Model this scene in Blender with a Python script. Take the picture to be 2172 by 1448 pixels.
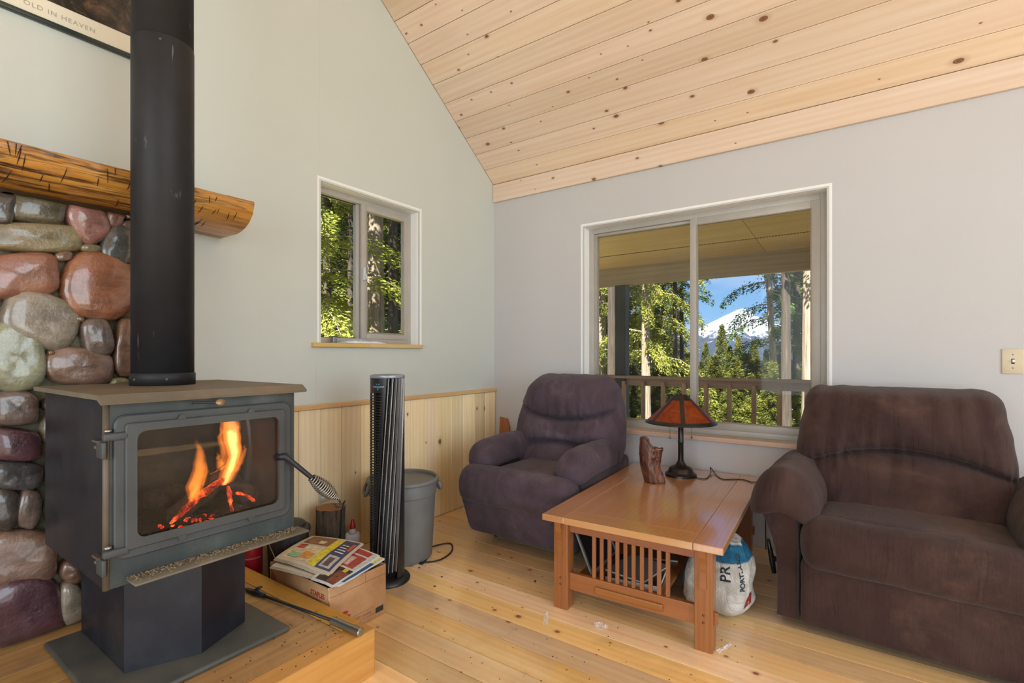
import bpy, bmesh, math, random
import numpy as np
from mathutils import Vector, Matrix, noise, Euler

for _o in list(bpy.data.objects):
    bpy.data.objects.remove(_o)
scene = bpy.context.scene
COL = scene.collection
R = math.radians
rnd = random.Random(11)

# ------------------------------------------------------------------ camera
# room corner (gable wall x=0, window wall y=0) is the origin, floor z=0
FPX = 1058.0                      # focal length in pixels of a 2172 px wide frame
CAM = Vector((2.60, -3.43, 1.20))
YAW = R(35.1)
cam_data = bpy.data.cameras.new('camera')
cam_data.sensor_width = 36.0
cam_data.lens = FPX / 2172.0 * 36.0
cam_data.shift_y = 28.0 / 2172.0
cam_data.clip_start = 0.05
cam_data.clip_end = 5000
cam = bpy.data.objects.new('camera', cam_data)
COL.objects.link(cam)
cam.location = CAM
cam.rotation_euler = (R(90), 0, YAW)
scene.camera = cam

# ------------------------------------------------------------------ world, sun, fill lights, exposure
world = bpy.data.worlds.new('sky')
scene.world = world
world.use_nodes = True
wn = world.node_tree
wn.nodes.clear()
w_out = wn.nodes.new('ShaderNodeOutputWorld')
w_bg = wn.nodes.new('ShaderNodeBackground')
# clear mountain-morning sky: paler towards the horizon, thin high cloud
w_tc = wn.nodes.new('ShaderNodeTexCoord')
w_sep = wn.nodes.new('ShaderNodeSeparateXYZ')
w_ramp = wn.nodes.new('ShaderNodeValToRGB')
cr = w_ramp.color_ramp
cr.elements[0].position = 0.0; cr.elements[0].color = (0.52, 0.70, 0.90, 1)
cr.elements[1].position = 1.0; cr.elements[1].color = (0.06, 0.16, 0.46, 1)
for _p, _c in ((0.07, (0.30, 0.56, 0.90, 1)), (0.20, (0.13, 0.36, 0.80, 1)), (0.45, (0.085, 0.25, 0.64, 1))):
    _e = cr.elements.new(_p); _e.color = _c
w_map = wn.nodes.new('ShaderNodeMapping'); w_map.inputs['Scale'].default_value = (2.0, 2.0, 9.0)
w_noi = wn.nodes.new('ShaderNodeTexNoise'); w_noi.inputs['Scale'].default_value = 1.6; w_noi.inputs['Detail'].default_value = 7
w_cl = wn.nodes.new('ShaderNodeMapRange'); w_cl.inputs[1].default_value = 0.50; w_cl.inputs[2].default_value = 0.80; w_cl.inputs[4].default_value = 0.55
w_mix = wn.nodes.new('ShaderNodeMix'); w_mix.data_type = 'RGBA'; w_mix.inputs[7].default_value = (0.86, 0.92, 0.98, 1)
wn.links.new(w_tc.outputs['Generated'], w_sep.inputs[0]); wn.links.new(w_sep.outputs[2], w_ramp.inputs[0])
wn.links.new(w_tc.outputs['Generated'], w_map.inputs[0]); wn.links.new(w_map.outputs[0], w_noi.inputs['Vector']); wn.links.new(w_noi.outputs['Fac'], w_cl.inputs[0])
wn.links.new(w_cl.outputs[0], w_mix.inputs[0]); wn.links.new(w_ramp.outputs[0], w_mix.inputs[6])
w_bg.inputs['Strength'].default_value = 1.0
wn.links.new(w_mix.outputs[2], w_bg.inputs['Color'])
wn.links.new(w_bg.outputs[0], w_out.inputs['Surface'])

sun_data = bpy.data.lights.new('sun', 'SUN')
sun_data.energy = 23.0
sun_data.angle = R(0.6)
sun_data.color = (1.0, 0.93, 0.80)
sun = bpy.data.objects.new('sun', sun_data)
COL.objects.link(sun)
_sd = Vector((0.15, -0.68, 0.72)).normalized()        # towards the sun: high behind the house
sun.rotation_euler = _sd.to_track_quat('Z', 'Y').to_euler()

def area(name, loc, target, sx, sy, power, color=(1, 1, 1)):
    l = bpy.data.lights.new(name, 'AREA')
    l.shape = 'RECTANGLE'; l.size = sx; l.size_y = sy; l.energy = power; l.color = color
    o = bpy.data.objects.new(name, l)
    COL.objects.link(o)
    o.location = loc
    o.rotation_euler = (Vector(target) - Vector(loc)).to_track_quat('-Z', 'Y').to_euler()
    return o
# added fill lights set in made-up openings of the two unseen walls
area('fill_back_opening', (3.2, -7.74, 1.75), (3.2, 0, 1.75), 4.6, 2.7, 200, (0.85, 0.96, 1.0))
area('fill_side_opening', (7.05, -3.4, 2.0), (0, -3.2, 0.5), 4.2, 3.0, 160, (0.85, 0.96, 1.0))

scene.view_settings.view_transform = 'Standard'
scene.view_settings.look = 'None'
scene.view_settings.gamma = 1.0
scene.view_settings.use_curve_mapping = False
scene.view_settings.exposure = 0.10

# ------------------------------------------------------------------ helpers
_cs, _sn = math.cos(YAW), math.sin(YAW)
def ray(px, py):
    """world direction of a photograph pixel (depth 1)"""
    u = (px - 1086.0) / FPX
    v = (752.0 - py) / FPX
    return Vector((u * _cs - _sn, u * _sn + _cs, v))
def hit(px, py, axis, val):
    """point where the pixel's line of sight meets the plane axis=val"""
    d = ray(px, py)
    i = 'xyz'.index(axis)
    t = (val - CAM[i]) / d[i]
    return CAM + d * t
def far(px, py, depth):
    return CAM + ray(px, py) * depth

def tag(o, label=None, cat=None, group=None, kind=None):
    if label: o['label'] = label
    if cat: o['category'] = cat
    if group: o['group'] = group
    if kind: o['kind'] = kind
    return o
def thing(name, label, cat, loc=(0, 0, 0), rotz=0.0, group=None):
    o = bpy.data.objects.new(name, None)
    COL.objects.link(o)
    o.empty_display_size = 0.1
    o.location = loc
    o.rotation_euler = (0, 0, rotz)
    return tag(o, label, cat, group)
def link(name, me, parent=None, mat=None, matrix=None):
    if mat is not None and not me.materials:
        me.materials.append(mat)
    o = bpy.data.objects.new(name, me)
    COL.objects.link(o)
    if parent is not None: o.parent = parent
    if matrix is not None: o.matrix_local = matrix
    return o

class MB:
    """collects geometry for ONE mesh"""
    def __init__(self):
        self.v = []; self.f = []; self.sm = []
    def add(self, verts, faces, mat=None, smooth=False):
        b = len(self.v)
        if mat is not None:
            verts = [mat @ Vector(p) for p in verts]
        self.v.extend([tuple(p) for p in verts])
        self.f.extend([tuple(i + b for i in f) for f in faces])
        self.sm.extend([smooth] * len(faces))
        return self
    def box(self, a, b, mat=None):
        x0, y0, z0 = a; x1, y1, z1 = b
        v = [(x0,y0,z0),(x1,y0,z0),(x1,y1,z0),(x0,y1,z0),(x0,y0,z1),(x1,y0,z1),(x1,y1,z1),(x0,y1,z1)]
        f = [(0,3,2,1),(4,5,6,7),(0,1,5,4),(1,2,6,5),(2,3,7,6),(3,0,4,7)]
        return self.add(v, f, mat)
    def bbox(self, a, b, bev=0.004, seg=2, mat=None):
        c = [(a[i] + b[i]) / 2 for i in range(3)]
        s = [abs(b[i] - a[i]) for i in range(3)]
        v, f = bevel_box(s[0], s[1], s[2], bev, seg)
        v = [(p[0] + c[0], p[1] + c[1], p[2] + c[2]) for p in v]
        return self.add(v, f, mat, True)
    def tube(self, pts, rad, n=12, cap=True, smooth=True, mat=None):
        """sweep a circle along pts; rad is a number or one per point"""
        pts = [Vector(p) for p in pts]
        m = len(pts)
        if not hasattr(rad, '__len__'): rad = [rad] * m
        V = []; F = []
        t0 = (pts[1] - pts[0]).normalized()
        up = Vector((0, 0, 1)) if abs(t0.z) < 0.9 else Vector((1, 0, 0))
        nx = t0.cross(up).normalized()
        for i in range(m):
            t = (pts[min(i + 1, m - 1)] - pts[max(i - 1, 0)]).normalized()
            nx = (nx - t * nx.dot(t)).normalized()
            ny = t.cross(nx)
            for k in range(n):
                a = 2 * math.pi * k / n
                V.append(pts[i] + (nx * math.cos(a) + ny * math.sin(a)) * rad[i])
        for i in range(m - 1):
            for k in range(n):
                k2 = (k + 1) % n
                F.append((i*n+k, i*n+k2, (i+1)*n+k2, (i+1)*n+k))
        self.add(V, F, mat, smooth)
        if cap:
            b = len(self.v) - len(V)
            self.f.append(tuple(b + k for k in reversed(range(n)))); self.sm.append(False)
            self.f.append(tuple(b + (m-1)*n + k for k in range(n))); self.sm.append(False)
        return self
    def lathe(self, prof, n=32, cx=0, cy=0, cap=True, smooth=True, mat=None):
        """prof: list of (radius, z) from bottom to top"""
        V = []; F = []
        m = len(prof)
        for r, z in prof:
            for k in range(n):
                a = 2 * math.pi * k / n
                V.append((cx + r * math.cos(a), cy + r * math.sin(a), z))
        for i in range(m - 1):
            for k in range(n):
                k2 = (k + 1) % n
                F.append((i*n+k, i*n+k2, (i+1)*n+k2, (i+1)*n+k))
        self.add(V, F, mat, smooth)
        if cap:
            b = len(self.v) - len(V)
            if prof[0][0] > 1e-4:
                self.f.append(tuple(b + k for k in reversed(range(n)))); self.sm.append(False)
            if prof[-1][0] > 1e-4:
                self.f.append(tuple(b + (m-1)*n + k for k in range(n))); self.sm.append(False)
        return self
    def prism(self, poly, axis, a, b, mat=None, smooth=False):
        """extrude a 2D polygon along axis from a to b"""
        def pt(p, h):
            if axis == 'x': return (h, p[0], p[1])
            if axis == 'y': return (p[0], h, p[1])
            return (p[0], p[1], h)
        n = len(poly)
        V = [pt(p, a) for p in poly] + [pt(p, b) for p in poly]
        F = [tuple(reversed(range(n))), tuple(range(n, 2*n))]
        for i in range(n):
            j = (i + 1) % n
            F.append((i, j, n + j, n + i))
        return self.add(V, F, mat, smooth)
    def grid(self, P, smooth=True, close_u=False, close_v=False, mat=None):
        """P[i][j] points"""
        nu = len(P); nv = len(P[0])
        V = [p for row in P for p in row]
        F = []
        for i in range(nu if close_u else nu - 1):
            i2 = (i + 1) % nu
            for j in range(nv if close_v else nv - 1):
                j2 = (j + 1) % nv
                F.append((i*nv+j, i2*nv+j, i2*nv+j2, i*nv+j2))
        return self.add(V, F, mat, smooth)
    def mesh(self, name, fix=True):
        me = bpy.data.meshes.new(name)
        me.from_pydata(self.v, [], self.f)
        me.polygons.foreach_set('use_smooth', self.sm)
        me.update()
        if fix:
            bm = bmesh.new(); bm.from_mesh(me)
            bmesh.ops.recalc_face_normals(bm, faces=bm.faces)
            bm.to_mesh(me); bm.free()
        return me
    def build(self, name, mat, parent=None, matrix=None, fix=True, world=False, sharp=None):
        """world=True: geometry was written in world space, parent is an unrotated root"""
        me = self.mesh(name, fix)
        if sharp is not None:
            me.set_sharp_from_angle(angle=R(sharp))
        o = link(name, me, parent, mat, matrix)
        if world and parent is not None:
            p = parent
            off = Vector((0, 0, 0))
            while p is not None:
                off += p.location; p = p.parent
            me.transform(Matrix.Translation(-off))
        return o

_bbcache = {}
def bevel_box(sx, sy, sz, bev, seg=2):
    key = (round(sx, 5), round(sy, 5), round(sz, 5), round(bev, 5), seg)
    if key not in _bbcache:
        bm = bmesh.new()
        bmesh.ops.create_cube(bm, size=1.0)
        bmesh.ops.scale(bm, vec=(sx, sy, sz), verts=bm.verts)
        if bev > 0:
            bmesh.ops.bevel(bm, geom=bm.edges[:], offset=bev, segments=seg, affect='EDGES', profile=0.5)
        bm.verts.index_update()
        _bbcache[key] = ([tuple(v.co) for v in bm.verts], [tuple(v.index for v in f.verts) for f in bm.faces])
        bm.free()
    return _bbcache[key]

_boardcache = {}
def board(name, size, mat, parent, matrix, bev=0.003, seg=1):
    """a board whose local x is its length; alike boards share mesh data"""
    key = (round(size[0], 4), round(size[1], 4), round(size[2], 4), bev, seg, mat.name)
    if key not in _boardcache:
        v, f = bevel_box(size[0], size[1], size[2], bev, seg)
        me = bpy.data.meshes.new(name)
        me.from_pydata(v, [], f)
        me.materials.append(mat)
        _boardcache[key] = me
    return link(name, _boardcache[key], parent, None, matrix)
def frame(loc, xdir, zdir):
    """matrix with local x along xdir and local z towards zdir"""
    x = Vector(xdir).normalized()
    z = Vector(zdir); z = (z - x * z.dot(x)).normalized()
    y = z.cross(x)
    m = Matrix((x, y, z)).transposed().to_4x4()
    m.translation = Vector(loc)
    return m

def rbox(half, rad, n=(16, 16, 16), fn=None):
    """rounded box surface as verts/faces, optional deform fn(Vector)->Vector"""
    hx, hy, hz = half
    rx, ry, rz = rad
    idx = {}; V = []; F = []
    def vid(i, j, k):
        key = (i, j, k)
        if key in idx: return idx[key]
        p = []
        for q, m, h, r in ((i, n[0], hx, rx), (j, n[1], hy, ry), (k, n[2], hz, rz)):
            p.append((2.0 * q / m - 1.0))
        # spread samples towards the rounding
        P = [math.sin(p[0] * math.pi / 2) * hx, math.sin(p[1] * math.pi / 2) * hy, math.sin(p[2] * math.pi / 2) * hz]
        I = [max(-(h - r), min(h - r, c)) for c, h, r in zip(P, (hx, hy, hz), (rx, ry, rz))]
        D = [(c - q) / r for c, q, r in zip(P, I, (rx, ry, rz))]
        l = math.sqrt(sum(d * d for d in D)) or 1.0
        o = Vector([q + d / l * r for q, d, r in zip(I, D, (rx, ry, rz))])
        if fn: o = fn(o)
        idx[key] = len(V); V.append(o)
        return idx[key]
    for (a, b, c) in ((0, 1, 2), (1, 2, 0), (2, 0, 1)):
        for side in (0, n[c]):
            for i in range(n[a]):
                for j in range(n[b]):
                    q = []
                    for di, dj in ((0, 0), (1, 0), (1, 1), (0, 1)):
                        t = [0, 0, 0]
                        t[a] = i + di; t[b] = j + dj; t[c] = side
                        q.append(vid(*t))
                    if side == 0: q.reverse()
                    F.append(tuple(q))
    return V, F

def text_mesh(name, body, size, mat, parent, matrix, depth=0.0004, align='LEFT', spacing=1.0, bold=0.0):
    cu = bpy.data.curves.new(name, 'FONT')
    cu.body = body; cu.size = size; cu.extrude = depth; cu.align_x = align
    cu.space_character = spacing; cu.offset = bold; cu.resolution_u = 3
    t = bpy.data.objects.new(name, cu)
    COL.objects.link(t)
    dg = bpy.context.evaluated_depsgraph_get()
    dg.update()
    me = bpy.data.meshes.new_from_object(t.evaluated_get(dg))
    bpy.data.objects.remove(t); bpy.data.curves.remove(cu)
    me.materials.clear()
    return link(name, me, parent, mat, matrix)

def nz(x, y, z=0.0):
    return noise.noise(Vector((x, y, z)))

# ------------------------------------------------------------------ materials
def srgb(r, g, b):
    def c(u):
        u /= 255.0
        return u / 12.92 if u <= 0.04045 else ((u + 0.055) / 1.055) ** 2.4
    return (c(r), c(g), c(b), 1.0)

class NT:
    def __init__(self, name):
        self.m = bpy.data.materials.new(name)
        self.m.use_nodes = True
        self.t = self.m.node_tree
        self.t.nodes.clear()
        self.out = self.n('ShaderNodeOutputMaterial')
        self.p = self.n('ShaderNodeBsdfPrincipled')
        self.l(self.p.outputs[0], self.out.inputs['Surface'])
    def n(self, typ, **kw):
        nd = self.t.nodes.new(typ)
        for k, v in kw.items(): setattr(nd, k, v)
        return nd
    def l(self, a, b): self.t.links.new(a, b)
    def setv(self, sock, v):
        if hasattr(v, 'is_output'): self.l(v, sock)
        else: sock.default_value = v
    def coords(self, scale=(1, 1, 1), rand=0.0, kind='Object', rot=(0, 0, 0)):
        tc = self.n('ShaderNodeTexCoord')
        src = tc.outputs[kind]
        if rand:
            oi = self.n('ShaderNodeObjectInfo')
            mul = self.n('ShaderNodeVectorMath', operation='MULTIPLY_ADD')
            cmb = self.n('ShaderNodeCombineXYZ')
            for k in range(3): self.l(oi.outputs['Random'], cmb.inputs[k])
            self.l(cmb.outputs[0], mul.inputs[0])
            mul.inputs[1].default_value = (rand * 37.0, rand * 91.0, rand * 53.0)
            self.l(src, mul.inputs[2])
            src = mul.outputs[0]
        mp = self.n('ShaderNodeMapping')
        mp.inputs['Scale'].default_value = scale
        mp.inputs['Rotation'].default_value = rot
        self.l(src, mp.inputs['Vector'])
        return mp.outputs[0]
    def noise(self, vec, scale=5.0, detail=4.0, rough=0.55, dist=0.0):
        nd = self.n('ShaderNodeTexNoise')
        self.l(vec, nd.inputs['Vector'])
        nd.inputs['Scale'].default_value = scale
        nd.inputs['Detail'].default_value = detail
        nd.inputs['Roughness'].default_value = rough
        nd.inputs['Distortion'].default_value = dist
        return nd.outputs['Fac']
    def ramp(self, fac, stops, interp='LINEAR'):
        nd = self.n('ShaderNodeValToRGB')
        cr = nd.color_ramp
        cr.interpolation = interp
        while len(cr.elements) > 1: cr.elements.remove(cr.elements[-1])
        cr.elements[0].position = stops[0][0]; cr.elements[0].color = stops[0][1]
        for p, c in stops[1:]:
            e = cr.elements.new(p); e.color = c
        self.l(fac, nd.inputs[0])
        return nd.outputs[0]
    def mix(self, fac, a, b, blend='MIX'):
        nd = self.n('ShaderNodeMix', data_type='RGBA', blend_type=blend)
        self.setv(nd.inputs[0], fac)
        self.setv(nd.inputs[6], a)
        self.setv(nd.inputs[7], b)
        return nd.outputs[2]
    def math(self, op, a, b=0.0, c=0.0, clamp=False):
        nd = self.n('ShaderNodeMath', operation=op)
        nd.use_clamp = clamp
        self.setv(nd.inputs[0], a); self.setv(nd.inputs[1], b); self.setv(nd.inputs[2], c)
        return nd.outputs[0]
    def bump(self, h, strength=0.3, dist=0.01):
        nd = self.n('ShaderNodeBump')
        nd.inputs['Strength'].default_value = strength
        nd.inputs['Distance'].default_value = dist
        self.l(h, nd.inputs['Height'])
        self.l(nd.outputs[0], self.p.inputs['Normal'])
    def col(self, c): self.setv(self.p.inputs['Base Color'], c); return self
    def rough(self, r): self.setv(self.p.inputs['Roughness'], r); return self
    def set(self, **kw):
        for k, v in kw.items():
            self.setv(self.p.inputs[k.replace('_', ' ')], v)
        return self

def g1(v): return (v, v, v, 1.0)

def plain(name, c, rough=0.6, metal=0.0, var=0.12, scale=9.0, bump=0.0, rvar=0.1, spec=0.5):
    """painted / moulded surface with a little tone and gloss variation"""
    m = NT(name)
    v = m.coords()
    f = m.noise(v, scale, 5.0, 0.6)
    d = tuple(max(0, q * (1 - var)) for q in c[:3]) + (1,)
    e = tuple(min(1, q * (1 + var)) for q in c[:3]) + (1,)
    m.col(m.ramp(f, [(0.3, d), (0.7, e)]))
    m.rough(m.math('MULTIPLY_ADD', f, rvar, rough - rvar / 2))
    m.set(Metallic=metal, Specular_IOR_Level=spec)
    if bump:
        m.bump(m.noise(v, scale * 12, 3.0), bump, 0.002)
    return m.m

def wood(name, light, dark, knot=None, knots=0.0, kscale=(3.0, 7.0), grain=22.0, rough=0.4, var=0.25, coat=0.0,
         bump=0.08, streak=0.55, dirt=0.0):
    """local x = length of the board"""
    m = NT(name)
    v = m.coords((1, 1, 1), rand=1.0)
    st = m.n('ShaderNodeMapping'); st.inputs['Scale'].default_value = (0.055, 1.0, 1.0)
    m.l(v, st.inputs['Vector'])
    st2 = m.n('ShaderNodeMapping'); st2.inputs['Scale'].default_value = (0.02, 1.0, 1.0)
    m.l(v, st2.inputs['Vector'])
    a = m.noise(st.outputs[0], grain, 6.0, 0.6, 0.6)
    b = m.noise(st2.outputs[0], grain * 4.5, 3.0, 0.6)
    wv = m.n('ShaderNodeTexWave', wave_type='BANDS', bands_direction='Y')
    m.l(st.outputs[0], wv.inputs['Vector'])
    wv.inputs['Scale'].default_value = grain * 0.45
    wv.inputs['Distortion'].default_value = 7.0
    wv.inputs['Detail'].default_value = 2.0
    wv.inputs['Detail Scale'].default_value = 0.8
    g = m.math('MULTIPLY_ADD', wv.outputs['Fac'], 0.16, m.math('MULTIPLY', a, 0.84))
    g = m.math('MULTIPLY_ADD', b, 0.3, m.math('MULTIPLY', g, 0.8))
    c = m.ramp(g, [(0.5 - streak * 0.5, light), (0.5 + streak * 0.45, dark)])
    oi = m.n('ShaderNodeObjectInfo')
    hsv = m.n('ShaderNodeHueSaturation')
    m.l(c, hsv.inputs['Color'])
    m.l(m.math('MULTIPLY_ADD', oi.outputs['Random'], var, 1.0 - var * 0.5), hsv.inputs['Value'])
    r2 = m.math('FRACT', m.math('MULTIPLY', oi.outputs['Random'], 17.31))
    m.l(m.math('MULTIPLY_ADD', r2, 0.010, 0.496), hsv.inputs['Hue'])
    m.l(m.math('MULTIPLY_ADD', r2, var * 0.6, 1.0 - var * 0.35), hsv.inputs['Saturation'])
    c = hsv.outputs['Color']
    if knots > 0:
        mp = m.n('ShaderNodeMapping'); mp.inputs['Scale'].default_value = (kscale[0], kscale[1], 0.0)
        m.l(v, mp.inputs['Vector'])
        vo = m.n('ShaderNodeTexVoronoi', voronoi_dimensions='2D', feature='F1')
        m.l(mp.outputs[0], vo.inputs['Vector']); vo.inputs['Scale'].default_value = 1.0
        sep = m.n('ShaderNodeSeparateColor'); m.l(vo.outputs['Color'], sep.inputs[0])
        pick = m.math('LESS_THAN', sep.outputs[0], knots)
        size = m.math('MULTIPLY_ADD', m.math('POWER', sep.outputs[1], 2.2), 0.115, 0.035)
        rel = m.math('DIVIDE', vo.outputs['Distance'], size)
        core = m.math('MULTIPLY', pick, m.ramp(rel, [(0.0, g1(1)), (0.55, g1(0.75)), (0.8, g1(0.95)), (1.0, g1(0.0))]))
        halo = m.math('MULTIPLY', pick, m.ramp(m.math('MULTIPLY', rel, 0.45), [(0.3, g1(0.5)), (1.0, g1(0.0))]))
        c = m.mix(halo, c, tuple(0.55 * k + 0.45 * d for k, d in zip(knot, dark)), 'MIX')
        c = m.mix(core, c, knot)
    if dirt > 0:
        dn = m.noise(m.coords((1, 1, 1), kind='Object', rand=0.3), 2.3, 6.0, 0.65)
        c = m.mix(m.math('MULTIPLY', m.ramp(dn, [(0.5, g1(0)), (0.75, g1(1))]), dirt), c, (0.10, 0.07, 0.045, 1))
    m.col(c)
    m.rough(m.math('MULTIPLY_ADD', a, 0.18, rough - 0.09))
    if coat: m.set(Coat_Weight=coat, Coat_Roughness=0.13, Coat_IOR=1.5 if coat < 0.7 else (2.1 if coat >= 1.0 else 1.7))
    if bump: m.bump(g, bump, 0.002)
    return m.m

def metal_black(name, c, rough=0.55, dust=None, dustamt=0.0, bump=0.15, spec=0.5):
    m = NT(name)
    v = m.coords()
    f = m.noise(v, 6.0, 6.0, 0.6)
    cc = m.ramp(f, [(0.3, tuple(q * 0.8 for q in c[:3]) + (1,)), (0.7, tuple(q * 1.25 for q in c[:3]) + (1,))])
    if dust is not None:
        d = m.noise(v, 3.2, 8.0, 0.72)
        d2 = m.noise(v, 120.0, 2.0, 0.5)
        k = m.math('MULTIPLY', m.ramp(d, [(0.48, g1(0)), (0.72, g1(1))]), dustamt)
        k = m.math('MAXIMUM', k, m.math('MULTIPLY', m.ramp(d2, [(0.72, g1(0)), (0.76, g1(1))]), min(1, dustamt * 0.8)))
        cc = m.mix(k, cc, dust)
    m.col(cc)
    m.rough(m.math('MULTIPLY_ADD', f, 0.25, rough - 0.12))
    m.set(Specular_IOR_Level=spec)
    m.bump(m.noise(v, 220.0, 3.0), bump, 0.001)
    return m.m

M = {}
# walls: warm white paint on taped board
def wall_mat(name, c):
    m = NT(name)
    v = m.coords()
    f = m.noise(v, 1.3, 5.0, 0.6)
    m.col(m.ramp(f, [(0.3, tuple(q * 0.965 for q in c[:3]) + (1,)), (0.7, c)]))
    m.rough(0.62)
    m.bump(m.noise(v, 90.0, 4.0, 0.6), 0.06, 0.002)
    return m.m
M['wall'] = wall_mat('wall_paint', srgb(200, 204, 197))
M['wall_b'] = wall_mat('wall_paint_cool', srgb(195, 193, 193))
M['reveal'] = wall_mat('reveal_paint', srgb(238, 238, 236))
M['ceil'] = wood('ceiling_pine', srgb(240, 222, 205), srgb(220, 188, 158), srgb(116, 62, 28), 0.26, (6.0, 10.0), 16, 0.42, 0.20, 0.0, 0.05, 0.7)
M['wains'] = wood('wainscot_pine', srgb(255, 242, 204), srgb(238, 206, 156), srgb(122, 72, 34), 0.10, (5.0, 8.0), 20, 0.45, 0.34, 0.0, 0.06, 0.65)
M['cap'] = wood('cap_pine', srgb(236, 205, 150), srgb(205, 160, 104), srgb(122, 72, 34), 0.12, (2, 8), 18, 0.4, 0.1)
M['floor'] = wood('floor_fir', srgb(255, 228, 176), srgb(240, 188, 128), srgb(138, 76, 40), 0.20, (9.0, 11.0), 18, 0.30, 0.46, 0.8, 0.04, 0.55, 0.3)
M['hearth'] = wood('hearth_fir', srgb(224, 172, 84), srgb(188, 128, 52), srgb(104, 52, 16), 0.22, (2.0, 6.0), 18, 0.36, 0.14, 0.25, 0.06, 0.7, 0.35)
M['hearth_top'] = wood('hearth_top_fir', srgb(206, 166, 108), srgb(166, 122, 70), srgb(96, 60, 30), 0.12, (2.0, 6.0), 16, 0.5, 0.16, 0.0, 0.06, 0.7, 0.75)
def mantel_mat():
    m = NT('mantel_log')
    v = m.coords()
    a = m.n('ShaderNodeMapping'); a.inputs['Scale'].default_value = (1.5, 26, 26); m.l(v, a.inputs['Vector'])
    b = m.n('ShaderNodeMapping'); b.inputs['Scale'].default_value = (4.5, 60, 60); m.l(v, b.inputs['Vector'])
    f = m.noise(a.outputs[0], 1.0, 6.0, 0.65, 0.8); g = m.noise(b.outputs[0], 1.0, 5.0, 0.6, 0.6); h = m.noise(v, 2.2, 4.0, 0.6)
    c = m.ramp(f, [(0.32, srgb(150, 92, 36)), (0.5, srgb(198, 138, 58)), (0.7, srgb(216, 162, 82))])
    k = m.math('MULTIPLY', m.ramp(g, [(0.50, g1(0)), (0.60, g1(1))]), m.ramp(h, [(0.38, g1(0.15)), (0.62, g1(0.95))]))
    c = m.mix(k, c, srgb(60, 34, 14))
    m.col(c); m.rough(m.math('MULTIPLY_ADD', f, 0.2, 0.24)); m.set(Coat_Weight=0.4, Coat_Roughness=0.15)
    m.bump(m.math('SUBTRACT', f, m.math('MULTIPLY', k, 0.6)), 0.5, 0.012)
    return m.m
M['mantel'] = mantel_mat()
M['table'] = wood('table_oak', srgb(176, 112, 64), srgb(132, 76, 40), None, 0.0, (1, 1), 34, 0.34, 0.14, 0.25, 0.06, 0.8)
M['table_top'] = wood('table_top_oak', srgb(212, 156, 100), srgb(180, 124, 74), None, 0.0, (1, 1), 30, 0.30, 0.08, 1.0, 0.012, 0.85, 0.12)
M['sill'] = wood('sill_wood', srgb(222, 196, 176), srgb(190, 150, 124), None, 0.0, (1, 1), 16, 0.4, 0.06)
M['sill_a'] = wood('sill_pine', srgb(232, 204, 140), srgb(196, 160, 96), None, 0.0, (1, 1), 16, 0.5, 0.2)
M['ply'] = wood('soffit_plywood', srgb(240, 216, 178), srgb(214, 182, 140), srgb(84, 58, 34), 0.12, (2, 3), 9, 0.6, 0.08, 0.0, 0.1, 0.7)
M['beam'] = wood('porch_beam_paint', srgb(176, 160, 136), srgb(146, 130, 108), None, 0.0, (1, 1), 12, 0.6, 0.05)
M['rail'] = wood('porch_rail_wood', srgb(184, 148, 116), srgb(140, 108, 82), None, 0.0, (1, 1), 16, 0.6, 0.15)
M['deck'] = wood('porch_deck_wood', srgb(214, 200, 180), srgb(180, 164, 142), None, 0.0, (1, 1), 16, 0.6, 0.15)
M['post'] = wood('porch_post_wood', srgb(62, 62, 58), srgb(40, 42, 40), None, 0.0, (1, 1), 16, 0.6, 0.05)
M['vinyl'] = plain('window_vinyl', srgb(172, 166, 158), 0.4, 0, 0.05)
M['vinyl_d'] = plain('window_bead', srgb(150, 140, 122), 0.45, 0, 0.06)
M['whiteplastic'] = plain('white_plastic', srgb(232, 232, 230), 0.35, 0, 0.04)
M['beige'] = plain('switch_beige', srgb(205, 190, 160), 0.35, 0, 0.03)
M['dark_hole'] = plain('dark_slot', srgb(40, 36, 32), 0.6)
M['screw'] = plain('screw_steel', srgb(150, 146, 140), 0.35, 0.8)

def glass_mat(name, tint=(1, 1, 1, 1), refl=0.06, dirt=0.0, dirtc=(0.8, 0.8, 0.78, 1)):
    m = NT(name)
    m.t.nodes.remove(m.p)
    tr = m.n('ShaderNodeBsdfTransparent'); tr.inputs[0].default_value = tint
    gl = m.n('ShaderNodeBsdfGlossy'); gl.inputs['Roughness'].default_value = 0.02
    mx = m.n('ShaderNodeMixShader')
    mx.inputs[0].default_value = refl
    m.l(tr.outputs[0], mx.inputs[1]); m.l(gl.outputs[0], mx.inputs[2])
    res = mx.outputs[0]
    if dirt:
        df = m.n('ShaderNodeBsdfDiffuse'); df.inputs[0].default_value = dirtc
        v = m.coords()
        f = m.noise(v, 3.0, 8.0, 0.7)
        f2 = m.noise(v, 60.0, 3.0, 0.6)
        k = m.math('MULTIPLY', m.math('ADD', m.ramp(f, [(0.40, g1(0.15)), (0.75, g1(1))]), m.ramp(f2, [(0.66, g1(0)), (0.72, g1(1.2))])), dirt, clamp=True)
        m2 = m.n('ShaderNodeMixShader')
        m.l(k, m2.inputs[0]); m.l(res, m2.inputs[1]); m.l(df.outputs[0], m2.inputs[2])
        res = m2.outputs[0]
    m.l(res, m.out.inputs['Surface'])
    return m.m
M['glass'] = glass_mat('window_glass', (0.97, 0.98, 0.97, 1), 0.012, 0.035)
M['glass_clear'] = glass_mat('window_glass_clear', (0.98, 0.99, 0.98, 1), 0.012, 0.01)
M['firebox_glass'] = glass_mat('sooty_stove_glass', (0.93, 0.90, 0.86, 1), 0.035, 0.10, (0.30, 0.27, 0.23, 1))

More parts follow.
